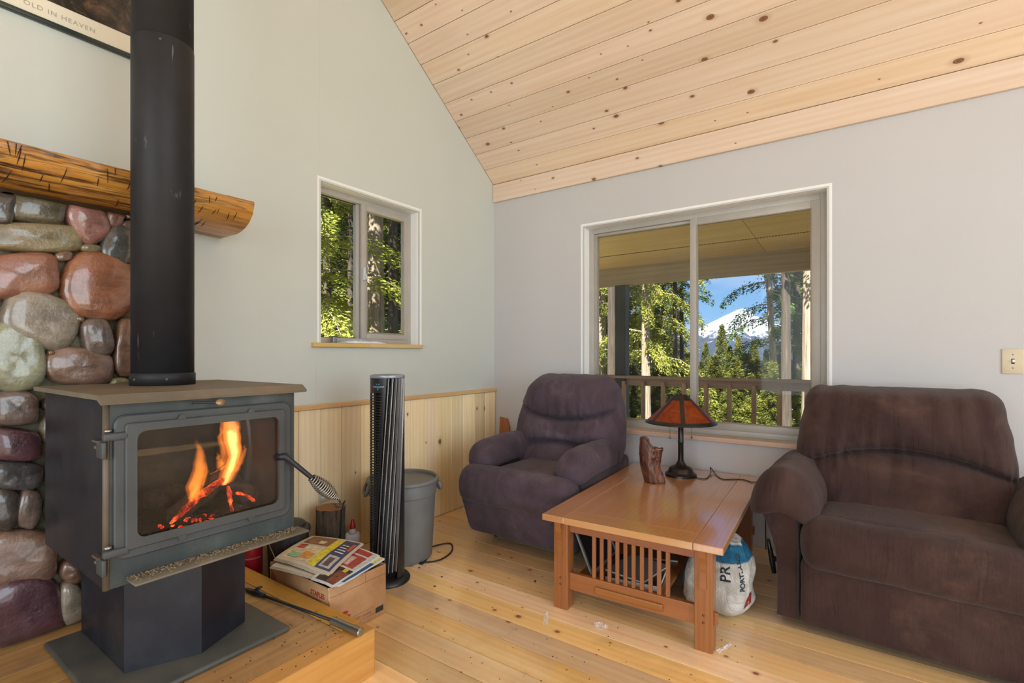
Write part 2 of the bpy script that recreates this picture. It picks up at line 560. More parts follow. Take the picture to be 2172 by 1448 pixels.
# ================================================================== THE ROOM
SL = 0.72                      # ceiling slope
ZC = 2.651                     # ceiling height at the window wall
RIDGE = -4.0
XR, YB = 6.75, -7.65           # the two unseen walls
def ceil_z(y):
    return ZC - SL * y if y >= RIDGE else ZC - SL * RIDGE + SL * (y - RIDGE)

WA = dict(y0=-1.68, y1=-0.89, z0=1.27, z1=2.22)      # gable window opening
WB = dict(x0=0.86, x1=2.43, z0=0.665, z1=2.17)       # front window opening

# gable wall, x = 0
mb = MB()
def gable(x0, x1, holes):
    y0, y1, z0, z1 = holes
    mb = MB()
    mb.prism([(YB, 0), (y0, 0), (y0, ceil_z(y0)), (RIDGE, ceil_z(RIDGE)), (YB, ceil_z(YB))], 'x', x0, x1)
    mb.prism([(y1, 0), (0.15, 0), (0.15, ceil_z(0)), (0, ceil_z(0)), (y1, ceil_z(y1))], 'x', x0, x1)
    mb.prism([(y0, 0), (y1, 0), (y1, z0), (y0, z0)], 'x', x0, x1)
    mb.prism([(y0, z1), (y1, z1), (y1, ceil_z(y1)), (y0, ceil_z(y0))], 'x', x0, x1)
    return mb
o = gable(-0.16, 0.0, (WA['y0'], WA['y1'], WA['z0'], WA['z1'])).build('wall_left', M['wall'])
tag(o, 'warm white gable wall with the small window', 'wall', kind='structure')
# seam of the taped boards above the gable window
# front wall, y = 0
mb = MB()
mb.box((0, 0, 0), (WB['x0'], 0.16, ZC)); mb.box((WB['x1'], 0, 0), (XR + 0.15, 0.16, ZC))
mb.box((WB['x0'], 0, 0), (WB['x1'], 0.16, WB['z0'])); mb.box((WB['x0'], 0, WB['z1']), (WB['x1'], 0.16, ZC))
tag(mb.build('wall_front', M['wall_b']), 'white wall with the wide sliding window', 'wall', kind='structure')
# unseen walls with openings added for the fill lights
mb = gable(XR, XR + 0.15, (-5.5, -1.3, 0.4, 3.45))
tag(mb.build('wall_right', M['wall_b']), 'white side wall opposite the gable wall', 'wall', kind='structure')
mb = MB()
zt = ceil_z(YB)
mb.box((-0.16, YB - 0.15, 0), (0.9, YB, zt)); mb.box((5.5, YB - 0.15, 0), (XR + 0.15, YB, zt))
mb.box((0.9, YB - 0.15, 0), (5.5, YB, 0.4)); mb.box((0.9, YB - 0.15, 3.1 if zt > 3.1 else zt - 0.02), (5.5, YB, max(zt, 3.12)))
tag(mb.build('wall_back', M['wall_b']), 'white back wall behind the camera', 'wall', kind='structure')

# unseen slab added to keep sun out of the back opening
mb = MB(); mb.box((-0.8, YB - 2.8, 3.0), (XR + 0.8, YB - 0.16, 3.12)); tag(mb.build('sun_blocker', plain('sun_blocker_boards', srgb(150, 120, 90), 0.7)), 'unseen slab added outside the back wall to block the sun', 'sun blocker', kind='structure')
# floor: sub floor + boards running along x
mb = MB(); mb.box((-0.02, YB - 0.02, -0.12), (XR + 0.02, 0.02, -0.021))
floor = tag(mb.build('floor', plain('subfloor', srgb(70, 46, 26), 0.8)), 'knotty fir plank floor', 'floor', kind='structure')
FW = 0.133
row = 0
y = -0.002
while y > -4.3:
    # butt joints differ from row to row
    cuts = [0.0, [2.35, 3.9, 1.35, 3.1, 4.6][row % 5] + 0.21 * (row % 3), XR]
    for a, b in zip(cuts[:-1], cuts[1:]):
        L = round(b - a - 0.0016, 3)
        board('plank', (L, FW - 0.0024, 0.02), M['floor'], floor, frame(((a + b) / 2, y - FW / 2, -0.010), (1, 0, 0), (0, 0, 1)), 0.0007, 1)
    y -= FW; row += 1
board('plank', (XR, y - YB, 0.02), M['floor'], floor, frame((XR / 2, (y + YB) / 2, -0.010), (1, 0, 0), (0, 0, 1)), 0.0012, 1)

# ceiling: sloped deck + pine boards running along x
mb = MB()
mb.prism([(0.16, ZC + 0.02 - 0.16 * SL), (0.16, ZC + 0.30), (RIDGE, ceil_z(RIDGE) + 0.3), (YB - .15, ceil_z(YB) + 0.25), (YB - .15, ceil_z(YB) - .1 + 0.02), (RIDGE, ceil_z(RIDGE) + 0.025)], 'x', -0.16, XR + 0.15)
ceiling = tag(mb.build('ceiling', plain('roof_deck', srgb(200, 160, 112), 0.7)), 'sloping knotty pine board ceiling', 'ceiling', kind='structure')
sdir = Vector((0, -1, SL)).normalized()
ndir = Vector((0, -SL, -1)).normalized()
CW = 0.152
k = 0
s = 0.012
slen = abs(RIDGE) * math.sqrt(1 + SL * SL)
while s + CW < slen:
    c = Vector((XR / 2, 0, ZC)) + sdir * (s + CW / 2) - ndir * 0.0095
    board('plank', (XR - 0.002, CW - 0.0025, 0.019), M['ceil'], ceiling, frame(c, (1, 0, 0), ndir), 0.0026, 1)
    s += CW; k += 1
# the flat pine board along the top of the front wall
t1 = thing('trim_1', 'pine trim board under the ceiling edge', 'trim', (0, 0, 0)); t1['kind'] = 'structure'
board('trim_board', (XR - 0.004, 0.150, 0.022), M['ceil'], t1, frame((XR / 2, -0.0115, 2.579), (1, 0, 0), (0, -1, 0)), 0.003, 1)

# wainscot on the gable wall
t2 = thing('trim_2', 'vertical pine board wainscot with cap rail', 'wainscot', (0, 0, 0)); t2['kind'] = 'structure'
y = -0.004; WW = 0.1405
while y > -2.42:
    board('wainscot_board', (0.884, WW - 0.002, 0.019), M['wains'], t2, frame((0.0105, y - WW / 2, 0.4435), (0, 0, 1), (1, 0, 0)), 0.0045, 1)
    y -= WW
board('cap_rail', (2.40, 0.034, 0.026), M['cap'], t2, frame((0.0185, -1.2, 0.8995), (0, 1, 0), (0, 0, 1)), 0.003, 2)

# ---------------------------------------------------------------- window linings (rounded plaster) and windows
def lining(name, rect, depth, conv, mat):
    """bullnosed lining on left, top and right of an opening; conv(a, b, c): across, up, out of the room"""
    a0, a1, b0, b1 = rect
    prof = [(-0.026, -0.0012)]                                  # (towards opening +, depth)
    for i in range(7):
        t = i / 6 * math.pi / 2
        prof.append((-0.018 + 0.020 * math.sin(t), -0.0015 + 0.020 * (1 - math.cos(t))))
    prof.append((0.002, depth))
    rows = []
    for q, d in prof:
        rows.append([conv(a0 + q, b0, d), conv(a0 + q, b1 - q, d), conv(a1 - q, b1 - q, d), conv(a1 - q, b0, d)])
    P = [[r[j] for r in rows] for j in range(4)]
    m = MB()
    for j in range(3):
        m.grid([P[j], P[j + 1]], smooth=True)
    o = m.build(name, mat)
    return o
ca = lambda a, b, c: (-c, a, b)
cb = lambda a, b, c: (a, c, b)
tag(lining('trim_3', (WA['y0'], WA['y1'], WA['z0'], WA['z1']), 0.15, ca, M['reveal']), 'white rounded plaster lining of the gable window', 'trim', kind='structure')
tag(lining('trim_4', (WB['x0'], WB['x1'], WB['z0'], WB['z1']), 0.15, cb, M['reveal']), 'white rounded plaster lining of the wide window', 'trim', kind='structure')

def ring(mb, conv, a0, a1, b0, b1, w, c0, c1, bw=None):
    """rectangular frame of four mitre-free bars"""
    bw = bw or w
    def bx(p0, p1, q0, q1):
        pts = [conv(p0, q0, c0), conv(p1, q1, c1)]
        lo = [min(pts[0][i], pts[1][i]) for i in range(3)]; hi = [max(pts[0][i], pts[1][i]) for i in range(3)]
        mb.bbox(lo, hi, 0.003, 2)
    bx(a0, a0 + w, b0, b1); bx(a1 - w, a1, b0, b1)
    bx(a0 + w, a1 - w, b0, b0 + bw); bx(a0 + w, a1 - w, b1 - bw, b1)
def slab(mb, conv, a0, a1, b0, b1, c0, c1, bev=0.002):
    p, q = conv(a0, b0, c0), conv(a1, b1, c1)
    mb.bbox([min(p[i], q[i]) for i in range(3)], [max(p[i], q[i]) for i in range(3)], bev, 1)
def pane(mb, conv, a0, a1, b0, b1, c):
    p = [conv(a0, b0, c), conv(a1, b0, c), conv(a1, b1, c), conv(a0, b1, c)]
    mb.add(p, [(0, 1, 2, 3)])

# gable window: fixed pane left, sliding sash right
w1 = thing('window_1', 'small sliding window in the gable wall', 'window'); w1['kind'] = 'structure'
y0, y1, z0, z1 = WA['y0'] - 0.0, WA['y1'] + 0.0, WA['z0'] - 0.0, WA['z1'] + 0.0
m = MB(); ring(m, ca, y0, y1, z0, z1, 0.036, 0.082, 0.15); m.build('window_frame', M['vinyl'], w1)
mid = -1.315
m = MB(); slab(m, ca, mid - 0.035, mid + 0.012, z0 + 0.036, z1 - 0.036, 0.105, 0.14); m.build('mullion', M['vinyl'], w1)
sash = MB(); ring(sash, ca, mid - 0.012, y1 - 0.034, z0 + 0.034, z1 - 0.034, 0.040, 0.078, 0.104); sh = sash.build('sash', M['vinyl'], w1)
m = MB(); ring(m, ca, mid + 0.024, y1 - 0.070, z0 + 0.070, z1 - 0.070, 0.008, 0.074, 0.100); m.build('glazing_bead', M['vinyl_d'], sh)
m = MB(); pane(m, ca, mid + 0.026, y1 - 0.072, z0 + 0.072, z1 - 0.072, 0.090); m.build('pane', M['glass_clear'], w1)
m = MB(); pane(m, ca, y0 + 0.034, mid - 0.03, z0 + 0.034, z1 - 0.034, 0.122); m.build('pane', M['glass_clear'], w1)
m = MB(); ring(m, ca, y0 + 0.034, mid - 0.022, z0 + 0.034, z1 - 0.034, 0.007, 0.114, 0.130); m.build('glazing_bead', M['post'], w1)
m = MB(); slab(m, ca, mid - 0.008, mid + 0.012, 1.685, 1.775, 0.060, 0.080, 0.004); slab(m, ca, mid - 0.004, mid + 0.008, 1.69, 1.73, 0.046, 0.062, 0.003)
m.build('latch', plain('latch_grey', srgb(190, 196, 200), 0.35), w1)
# its pine sill
o = thing('window_sill', 'narrow pale pine sill under the gable window', 'sill', (0, 0, 0)); o['kind'] = 'structure'
board('sill_board', (0.40, 0.125, 0.026), M['sill_a'], o, frame((-0.034, -1.545, 1.2575), (0, 1, 0), (0, 0, 1)), 0.003, 1)
board('sill_board', (0.47, 0.125, 0.026), M['sill_a'], o, frame((-0.034, -1.108, 1.2575), (0, 1, 0), (0, 0, 1)), 0.003, 1)

# front window: two wide lights
w2 = thing('window_2', 'wide two-light sliding window in the front wall', 'window'); w2['kind'] = 'structure'
x0, x1, z0, z1 = WB['x0'], WB['x1'], WB['z0'], WB['z1']
m = MB(); ring(m, cb, x0, x1, z0, z1, 0.040, 0.085, 0.15); m.build('window_frame', M['vinyl'], w2)
mid = 1.652
m = MB(); ring(m, cb, mid - 0.024, x1 - 0.036, z0 + 0.036, z1 - 0.036, 0.050, 0.080, 0.108); sh = m.build('sash', M['vinyl'], w2)
m = MB(); ring(m, cb, mid + 0.022, x1 - 0.082, z0 + 0.082, z1 - 0.082, 0.007, 0.076, 0.102); m.build('glazing_bead', M['vinyl_d'], sh)
m = MB(); ring(m, cb, x0 + 0.034, mid + 0.012, z0 + 0.034, z1 - 0.034, 0.024, 0.110, 0.145); sh = m.build('sash', M['vinyl'], w2)
m = MB(); ring(m, cb, x0 + 0.056, mid - 0.010, z0 + 0.056, z1 - 0.056, 0.007, 0.106, 0.140); m.build('glazing_bead', M['vinyl_d'], sh)
m = MB(); pane(m, cb, mid + 0.026, x1 - 0.086, z0 + 0.086, z1 - 0.086, 0.094); m.build('pane', M['glass'], w2)
m = MB(); pane(m, cb, x0 + 0.058, mid - 0.012, z0 + 0.058, z1 - 0.058, 0.126); m.build('pane', M['glass'], w2)
o = thing('window_sill', 'long pale wooden sill under the wide window', 'sill', (0, 0, 0)); o['kind'] = 'structure'
board('sill_board', (1.64, 0.128, 0.030), M['sill'], o, frame((1.645, 0.030, 0.650), (1, 0, 0), (0, 0, 1)), 0.004, 2)

# seam of the taped wall boards
m = MB(); m.box((0.0, -1.693, 2.27), (0.0007, -1.690, 3.85)); m.box((0.0, -1.713, 0.92), (0.0006, -1.7105, 1.23))
tag(m.build('trim_5', wall_mat('seam_paint', srgb(206, 200, 188))), 'fine vertical board seam beside the gable window', 'trim', kind='structure')

# ---------------------------------------------------------------- light switch and outlets
def switch_plate():
    c = hit(2148, 766, 'y', 0.0)
    t = thing('light_switch', 'beige toggle light switch on the white wall at far right', 'light switch', (c.x, 0, c.z))
    m = MB(); m.bbox((-0.040, -0.006, -0.062), (0.040, -0.0003, 0.062), 0.003, 2); m.build('plate', M['beige'], t)
    m = MB(); m.bbox((-0.006, -0.007, -0.013), (0.006, -0.0062, 0.013), 0.0004, 1); m.build('slot', M['dark_hole'], t)
    m = MB(); m.bbox((-0.0045, -0.018, -0.009), (0.0045, -0.0072, 0.004), 0.002, 2, Matrix.Rotation(R(-18), 4, 'X')); m.build('toggle', M['whiteplastic'], t)
    for s in (-1, 1):
        m = MB(); m.lathe([(0.0001, 0), (0.0034, 0.0001), (0.0026, 0.0012), (0.0001, 0.0014)], 12, mat=Matrix.Translation((0, -0.006, s * 0.033)) @ Matrix.Rotation(R(90), 4, 'X'))
        m.build('screw', M['screw'], t)
switch_plate()
def outlet(loc, axis, label):
    t = thing('wall_outlet', label, 'outlet', loc, R(90) if axis == 'x' else 0)
    m = MB(); m.bbox((-0.036, -0.006, -0.058), (0.036, -0.0003, 0.058), 0.003, 2); m.build('plate', M['beige'], t)
    for s in (-1, 1):
        m = MB(); m.bbox((-0.016, -0.008, s * 0.022 - 0.014), (0.016, -0.0061, s * 0.022 + 0.014), 0.003, 2); so = m.build('socket', M['whiteplastic'], t)
        m = MB()
        for q in (-0.006, 0.006): m.box((q - 0.001, -0.0085, s * 0.022 - 0.004), (q + 0.001, -0.0079, s * 0.022 + 0.005))
        m.build('slot', M['dark_hole'], so)
outlet((0.0205, -1.675, 0.40), 'x', 'beige wall outlet on the pine wainscot above the wood stump')
_c = hit(1680, 1090, 'y', 0.0)
outlet((_c.x - 0.02, 0, 0.33), 'y', 'beige wall outlet low between table and right armchair')

# ================================================================== HEARTH CORNER
PZ = 0.172                                            # top of the hearth platform
hp = thing('hearth_platform', 'raised golden fir hearth platform under the black stove', 'platform', (0.55, -3.2, 0))
PX1, PY1, PY0 = 1.10, -2.19, -4.25
board('front_beam', (PY1 - PY0, PZ, 0.085), M['hearth'], hp, frame((PX1 - 0.0425 - 0.55, (PY0 + PY1) / 2 + 3.2, PZ / 2), (0, 1, 0), (1, 0, 0)), 0.006, 2)
board('end_beam', (PX1 - 0.087 - 0.03, PZ, 0.085), M['hearth'], hp, frame(((PX1 - 0.085 + 0.03) / 2 - 0.55, PY1 - 0.0425 + 3.2, PZ / 2), (1, 0, 0), (0, 1, 0)), 0.005, 2)
bw = (PX1 - 0.087 - 0.03) / 6
for i in range(6):
    board('deck_board', (PY1 - 0.087 - PY0, bw - 0.0015, 0.03), M['hearth_top'], hp, frame((0.03 + bw * (i + 0.5) - 0.55, (PY0 + PY1 - 0.087) / 2 + 3.2, PZ - 0.017), (0, 1, 0), (0, 0, 1)), 0.0015, 1)

# ---------------------------------------------------------------- river stone surround
SX = 0.172
ss = thing('stone_surround', 'glossy river stone fireplace surround in green-grey mortar', 'fireplace', (0.0, -3.2, PZ))
mort = NT('mortar')
_v = mort.coords(); _f = mort.noise(_v, 14.0, 8.0, 0.7)
mort.col(mort.ramp(_f, [(0.3, srgb(104, 96, 72)), (0.7, srgb(168, 162, 132))])); mort.rough(0.62); mort.bump(mort.noise(_v, 45.0, 8.0, 0.75), 0.9, 0.02)
m = MB()
yy0, yy1, zz0, zz1 = -4.25, -2.462, PZ + 0.002, 1.768
NY, NZ = 90, 80
P = []
for i in range(NY + 1):
    r_ = []
    for j in range(NZ + 1):
        a = yy0 + (yy1 - yy0) * i / NY; b = zz0 + (zz1 - zz0) * j / NZ
        r_.append((0.105 + 0.012 * nz(a * 14, b * 14, 3) + 0.006 * nz(a * 40, b * 40, 5), a, b))
    P.append(r_)
m.grid(P)
m.box((0.003, yy0, zz0), (0.09, yy1, zz1))
m.build('mortar', mort.m, ss, world=True, fix=False)
board('edge_board', (1.60, 0.165, 0.022), M['hearth'], ss, frame((0.086, -2.45 + 3.2, 0.802), (0, 0, 1), (0, 1, 0)), 0.003, 1)

def stone_mat(i, c, c2=None):
    m = NT('river_stone_%d' % i)
    v = m.coords((1, 1, 1))
    a = m.noise(v, 7.0, 8.0, 0.62, 0.8)
    mp = m.n('ShaderNodeMapping'); mp.inputs['Scale'].default_value = (1, 2.0, 11.0); mp.inputs['Rotation'].default_value = (R(8 * ((i * 7) % 5 - 2)), 0, 0)
    m.l(v, mp.inputs['Vector'])
    b = m.noise(mp.outputs[0], 3.0, 6.0, 0.6, 0.5)
    f = m.math('MULTIPLY_ADD', b, 0.5, m.math('MULTIPLY', a, 0.5))
    c2 = c2 or tuple(q * 0.42 for q in c[:3]) + (1,)
    hi = tuple(min(1, q * 1.45 + 0.01) for q in c[:3]) + (1,)
    col = m.ramp(f, [(0.32, c2), (0.5, c), (0.66, hi)])
    pit = m.noise(v, 60.0, 4.0, 0.6)
    col = m.mix(m.ramp(pit, [(0.26, g1(0.7)), (0.34, g1(0))]), col, c2)
    m.col(col)
    m.rough(m.math('MULTIPLY_ADD', a, 0.22, 0.16))
    m.set(Coat_Weight=0.9, Coat_Roughness=0.12)
    m.bump(m.math('ADD', m.math('MULTIPLY', a, 1.0), m.math('MULTIPLY', pit, 0.35)), 0.55, 0.012)
    return m.m
_sm = [stone_mat(i, srgb(*c)) for i, c in enumerate([
    (84, 76, 58), (72, 64, 58), (122, 90, 62), (140, 96, 86), (120, 80, 68), (128, 114, 82), (72, 72, 68), (140, 94, 74),
    (142, 92, 66), (134, 122, 106), (102, 86, 78), (114, 84, 68), (132, 132, 106), (126, 98, 82), (84, 54, 60), (74, 70, 70)])]
def stone(outline, mi, thick, seed):
    """outline: (y, z) loop; a domed water-worn stone set in the mortar"""
    n = len(outline)
    cy = sum(p[0] for p in outline) / n; cz = sum(p[1] for p in outline) / n
    m = MB()
    base = 0.092
    rm = sum(math.hypot(a - cy, b - cz) for a, b in outline) / n
    rings = [(1.03, 0.0), (1.055, 0.30), (1.04, 0.55), (0.995, 0.76), (0.925, 0.88), (0.80, 0.95), (0.60, 0.99), (0.36, 1.01), (0.14, 1.015)]
    P = []
    for r, h in rings:
        row = []
        for k, (a, b) in enumerate(outline):
            da, db = a - cy, b - cz
            aa = 2 * math.pi * k / n; wob = 1 + 0.05 * r * r * nz(math.cos(aa) * 1.6, math.sin(aa) * 1.6, seed)
            q = (0.012 * nz(da * r * 8 + seed, db * r * 8, seed * 1.7) + 0.004 * nz(da * r * 30 + seed, db * r * 30, seed)) * h
            el = math.hypot(da, db); mr = 0.5 * (el + rm); wgt = min(1.0, r * r * 1.1); da, db = da * (wgt + (1 - wgt) * mr / el), db * (wgt + (1 - wgt) * mr / el)
            row.append((base + thick * h + q, cy + da * r * wob, cz + db * r * wob))
        P.append(row)
    m.grid(P, close_v=True)
    b = len(m.v); m.v.append((base + thick * 1.02 + 0.010 * nz(seed, 0, seed * 1.7), cy, cz))
    L = len(rings) - 1
    for k in range(n):
        m.f.append((L * n + k, L * n + (k + 1) % n, b)); m.sm.append(True)
    me = m.mesh('stone')
    me.transform(Matrix.Translation((0, -cy, -cz)))
    o = link('stone', me, ss, _sm[mi])
    o.location = (0, cy + 3.2, cz - PZ)
    return o
placed = []
def photo_stone(cx, cy, w, h, rot, ex, mi, thick):
    pts = []
    w *= 1.05; h *= 1.05; ex *= 1.08; thick = 0.055 + thick * 0.25
    N = 24
    c, s = math.cos(R(rot)), math.sin(R(rot))
    for k in range(N):
        t = 2 * math.pi * k / N
        a = math.copysign(abs(math.cos(t)) ** (2 / ex), math.cos(t)) * w / 2
        b = math.copysign(abs(math.sin(t)) ** (2 / ex), math.sin(t)) * h / 2
        p = hit(cx + a * c - b * s, cy + a * s + b * c, 'x', SX - 0.03)
        pts.append((p.y, p.z))
    pts = [(a, max(PZ + 0.006, min(1.766, b))) for a, b in pts]
    stone(pts, mi, thick, len(placed) * 3.7 + 1)
    ys = [p[0] for p in pts]; zs = [p[1] for p in pts]
    placed.append((sum(ys) / N, sum(zs) / N, (max(ys) - min(ys)) / 2, (max(zs) - min(zs)) / 2))
A = [ # centre and size read off the photograph
    (81, 433, 116, 78, 7, 4.2, 0, .075), (2, 438, 62, 76, 10, 3.4, 1, .07), (15, 386, 24, 15, 15, 2.4, 2, .05),
    (187, 467, 74, 100, -32, 2.5, 3, .080), (243, 460, 40, 48, 20, 2.3, 4, .055), (277, 455, 26, 20, 0, 2.3, 11, .045),
    (75, 503, 196, 58, 2, 3.6, 5, .072), (254, 520, 76, 82, 10, 2.6, 6, .078), (276, 487, 44, 40, 0, 2.4, 10, .06),
    (194, 526, 46, 16, 4, 2.3, 5, .045), (135, 543, 38, 20, -6, 2.4, 13, .05), (44, 584, 158, 92, -4, 3.2, 7, .078),
    (212, 606, 148, 134, 10, 2.35, 8, .088), (86, 677, 158, 110, 18, 2.9, 9, .080), (169, 676, 20, 13, 10, 2.2, 2, .04),
    (206, 717, 64, 84, -14, 2.5, 10, .072), (270, 735, 50, 118, 4, 3.0, 11, .070), (36, 753, 110, 148, -10, 2.7, 12, .085),
    (168, 777, 140, 76, 5, 2.6, 13, .080), (107, 748, 17, 11, 10, 2.2, 2, .04), (283, 570, 20, 34, 0, 2.3, 14, .045), (261, 567, 14, 14, 0, 2.2, 13, .04),
    (34, 866, 96, 70, 0, 3.0, 10, .07), (30, 943, 110, 66, 4, 3.0, 14, .075), (34, 1008, 112, 58, 2, 3.2, 15, .07),
    (8, 1080, 66, 86, 10, 2.6, 1, .07), (61, 1080, 50, 80, 8, 2.6, 10, .065), (44, 1184, 150, 112, -4, 2.8, 13, .085),
    (50, 1300, 164, 150, -6, 2.8, 14, .085), (152, 1213, 48, 44, 20, 2.4, 11, .06), (153, 1283, 50, 90, -6, 2.5, 9, .065)]
for a in A: photo_stone(*a)
# the stones hidden behind stove and pipe or beyond the frame, so that the wall goes on
_r = random.Random(5)
for (wa, wb, ha_, hb_, step) in ((.085, .125, .060, .080, .03), (.055, .080, .040, .055, .025), (.030, .045, .022, .032, .022)):
    zc = PZ + 0.03; rown = 0
    while zc < 1.76:
        yc = -4.20 + 0.013 * (rown % 3)
        while yc < -2.48:
            w_, h_ = _r.uniform(wa, wb), _r.uniform(ha_, hb_)
            ok = yc + w_ < -2.466 and yc - w_ > -4.24 and zc + h_ < 1.766 and zc - h_ > PZ + 0.004
            if ok:
                for (py_, pz_, pw_, ph_) in placed:
                    if (abs(py_ - yc) / (pw_ + w_)) ** 2.6 + (abs(pz_ - zc) / (ph_ + h_)) ** 2.6 < 0.99: ok = False; break
            if ok:
                ex = _r.uniform(2.2, 3.0)
                pts = []
                for k in range(20):
                    t = 2 * math.pi * k / 20
                    pts.append((yc + math.copysign(abs(math.cos(t)) ** (2 / ex), math.cos(t)) * w_, zc + math.copysign(abs(math.sin(t)) ** (2 / ex), math.sin(t)) * h_))
                stone(pts, _r.randrange(16), 0.045 + 0.25 * w_, yc * 31 + zc * 17)
                placed.append((yc, zc, w_, h_))
            yc += step
        zc += step; rown += 1

# ---------------------------------------------------------------- mantel: hewn half log, flat on top
mt = thing('mantel_log', 'stained half-log mantel with dark axe marks above the stones', 'mantel', (0.0, -3.2, 1.8))
def mantel_sec(t, y):
    zt = 1.905 + 0.010 * nz(y * 2.3, 1.0); zb = 1.783 + 0.012 * nz(y * 2.0, 7.0)
    front = 0.318 + 0.012 * nz(y * 2.6, 4.0)
    return zt, zb, front
rows = []
NYm = 120
for i in range(NYm + 1):
    y = -4.2 + (4.2 - 2.238) * i / NYm
    zt, zb, fr = mantel_sec(0, y)
    row = [(0.002, y, zt), (fr * 0.5, y, zt), (fr - 0.012, y, zt - 0.001)]
    K = 14
    for k in range(K + 1):
        t = k / K * math.pi / 2
        facet = 0.006 * nz(y * 5 + k * 0.3, k * 0.9, 2.0) + 0.0035 * nz(y * 19, k * 1.3, 9)
        row.append((0.125 + (fr - 0.125) * math.cos(t) ** 0.85 + facet, y, zt - 0.006 - (zt - 0.006 - zb) * math.sin(t) + facet * 0.5))
    row.append((0.002, y, zb))
    rows.append(row)
m = MB(); m.grid(rows)
n = len(rows[0])
m.f.append(tuple(range(n))); m.sm.append(False)
m.f.append(tuple(NYm * n + k for k in reversed(range(n)))); m.sm.append(False)
me = m.mesh('log')
# local x along the log for the grain
ROT = Matrix.Rotation(R(90), 4, 'Z')
me.transform(ROT.inverted() @ Matrix.Translation((0, 3.2, -1.8)))
me.set_sharp_from_angle(angle=R(50))
link('log', me, mt, M['mantel'], ROT)
cut = plain('axe_mark', srgb(38, 22, 8), 0.7)
_r = random.Random(3)
for i in range(46):
    y = _r.uniform(-3.35, -2.27); k = _r.uniform(0.05, 0.85)
    zt, zb, fr = mantel_sec(0, y)
    m = MB(); pts = []
    ln = _r.uniform(0.10, 0.34); sl = _r.uniform(-0.012, 0.012)
    for q in range(5):
        t = (k + ln * (q / 4 - 0.5)); t = max(0.02, min(0.97, t)) * math.pi / 2
        yy = y + sl * (q / 4 - 0.5)
        pts.append((0.1255 + (fr - 0.125) * math.cos(t) ** 0.85, yy + 3.2, zt - 0.006 - (zt - 0.006 - zb) * math.sin(t) - 1.8))
    m.tube(pts, [0.0006, 0.0014, 0.0017, 0.0013, 0.0005], 6)
    m.build('axe_mark', cut, mt)

# ---------------------------------------------------------------- framed print above the mantel
pf = thing('framed_print', 'framed print with cream mat and dark picture above the mantel', 'picture', (0.001, -3.06, 2.478))
m = MB()
for (a, b) in (((-0.55, 0.0), (0.59, 0.018)), ((-0.55, 0.93), (0.59, 0.948)), ((-0.55, 0.018), (-0.532, 0.93)), ((0.572, 0.018), (0.59, 0.93))):
    m.bbox((0.0, a[0], a[1]), (0.022, b[0], b[1]), 0.003, 2)
m.build('frame', plain('frame_green_black', srgb(44, 54, 50), 0.3), pf)
m = MB(); m.box((0.004, -0.532, 0.018), (0.010, 0.572, 0.93)); m.build('mat', plain('mat_cream', srgb(226, 218, 198), 0.7, 0, 0.03), pf)
art = NT('dark_woodland_print')
_v = art.coords(); _f = art.noise(_v, 9.0, 9.0, 0.7, 1.2); _g = art.noise(_v, 26.0, 5.0, 0.6)
_c = art.ramp(_f, [(0.35, srgb(22, 20, 18)), (0.55, srgb(58, 50, 42)), (0.70, srgb(108, 84, 66))])
_c = art.mix(art.ramp(_g, [(0.62, g1(0)), (0.72, g1(0.5))]), _c, srgb(120, 110, 130))
art.col(_c); art.rough(0.25)
m = MB(); m.box((0.0104, -0.46, 0.097), (0.0112, 0.50, 0.86)); m.build('picture', art.m, pf)
text_mesh('print_title', 'OLD IN HEAVEN', 0.0255, plain('title_grey', srgb(172, 162, 142), 0.7), pf, frame((0.0106, 0.108, 0.046), (0, 1, 0), (1, 0, 0)), 0.0002, spacing=1.18)

# ---------------------------------------------------------------- wood stove
STOVE_BLACK = metal_black('stove_paint', srgb(27, 29, 38), 0.45, srgb(120, 118, 108), 0.10)
STOVE_FRONT = metal_black('stove_front_dusty_lit', srgb(56, 64, 64), 0.50, srgb(150, 150, 140), 0.30)  # dust, plus teal of reflected window light put into the base colour
STOVE_CAST = metal_black('stove_cast_iron', srgb(66, 69, 70), 0.52, srgb(128, 124, 112), 0.08, 0.5)
STOVE_TOP = metal_black('stove_top_rust', srgb(112, 104, 90), 0.6, srgb(124, 82, 50), 0.55, 0.25)
RUSTY = metal_black('rusty_steel', srgb(96, 84, 72), 0.5, srgb(118, 82, 54), 0.5)
STEEL = plain('bright_steel', srgb(168, 164, 156), 0.32, 0.9, 0.08)
PLATE = metal_black('base_plate_paint', srgb(76, 78, 74), 0.5, srgb(112, 96, 74), 0.4)
BRICK = metal_black('firebrick_soot', srgb(48, 40, 34), 0.85, srgb(100, 82, 62), 0.4, 0.6)
st = thing('wood_stove', 'black steel wood stove with a lit fire on pedestal', 'stove', (0.55, -2.67, PZ))
X0, X1, Y0, Y1, Z0, Z1 = 0.30, 0.89, -2.95, -2.39, 0.548, 1.076
# pedestal and floor plate
m = MB(); m.bbox((0.25, -2.945, PZ + 0.0005), (0.86, -2.385, PZ + 0.020), 0.009, 2); m.build('base_plate', PLATE, st, world=True)
ped = [(0.27, -2.845), (0.69, -2.845), (0.775, -2.655), (0.69, -2.468), (0.27, -2.468)]
m = MB(); m.prism(ped, 'z', PZ + 0.0205, Z0); m.build('pedestal', STOVE_BLACK, st, world=True)
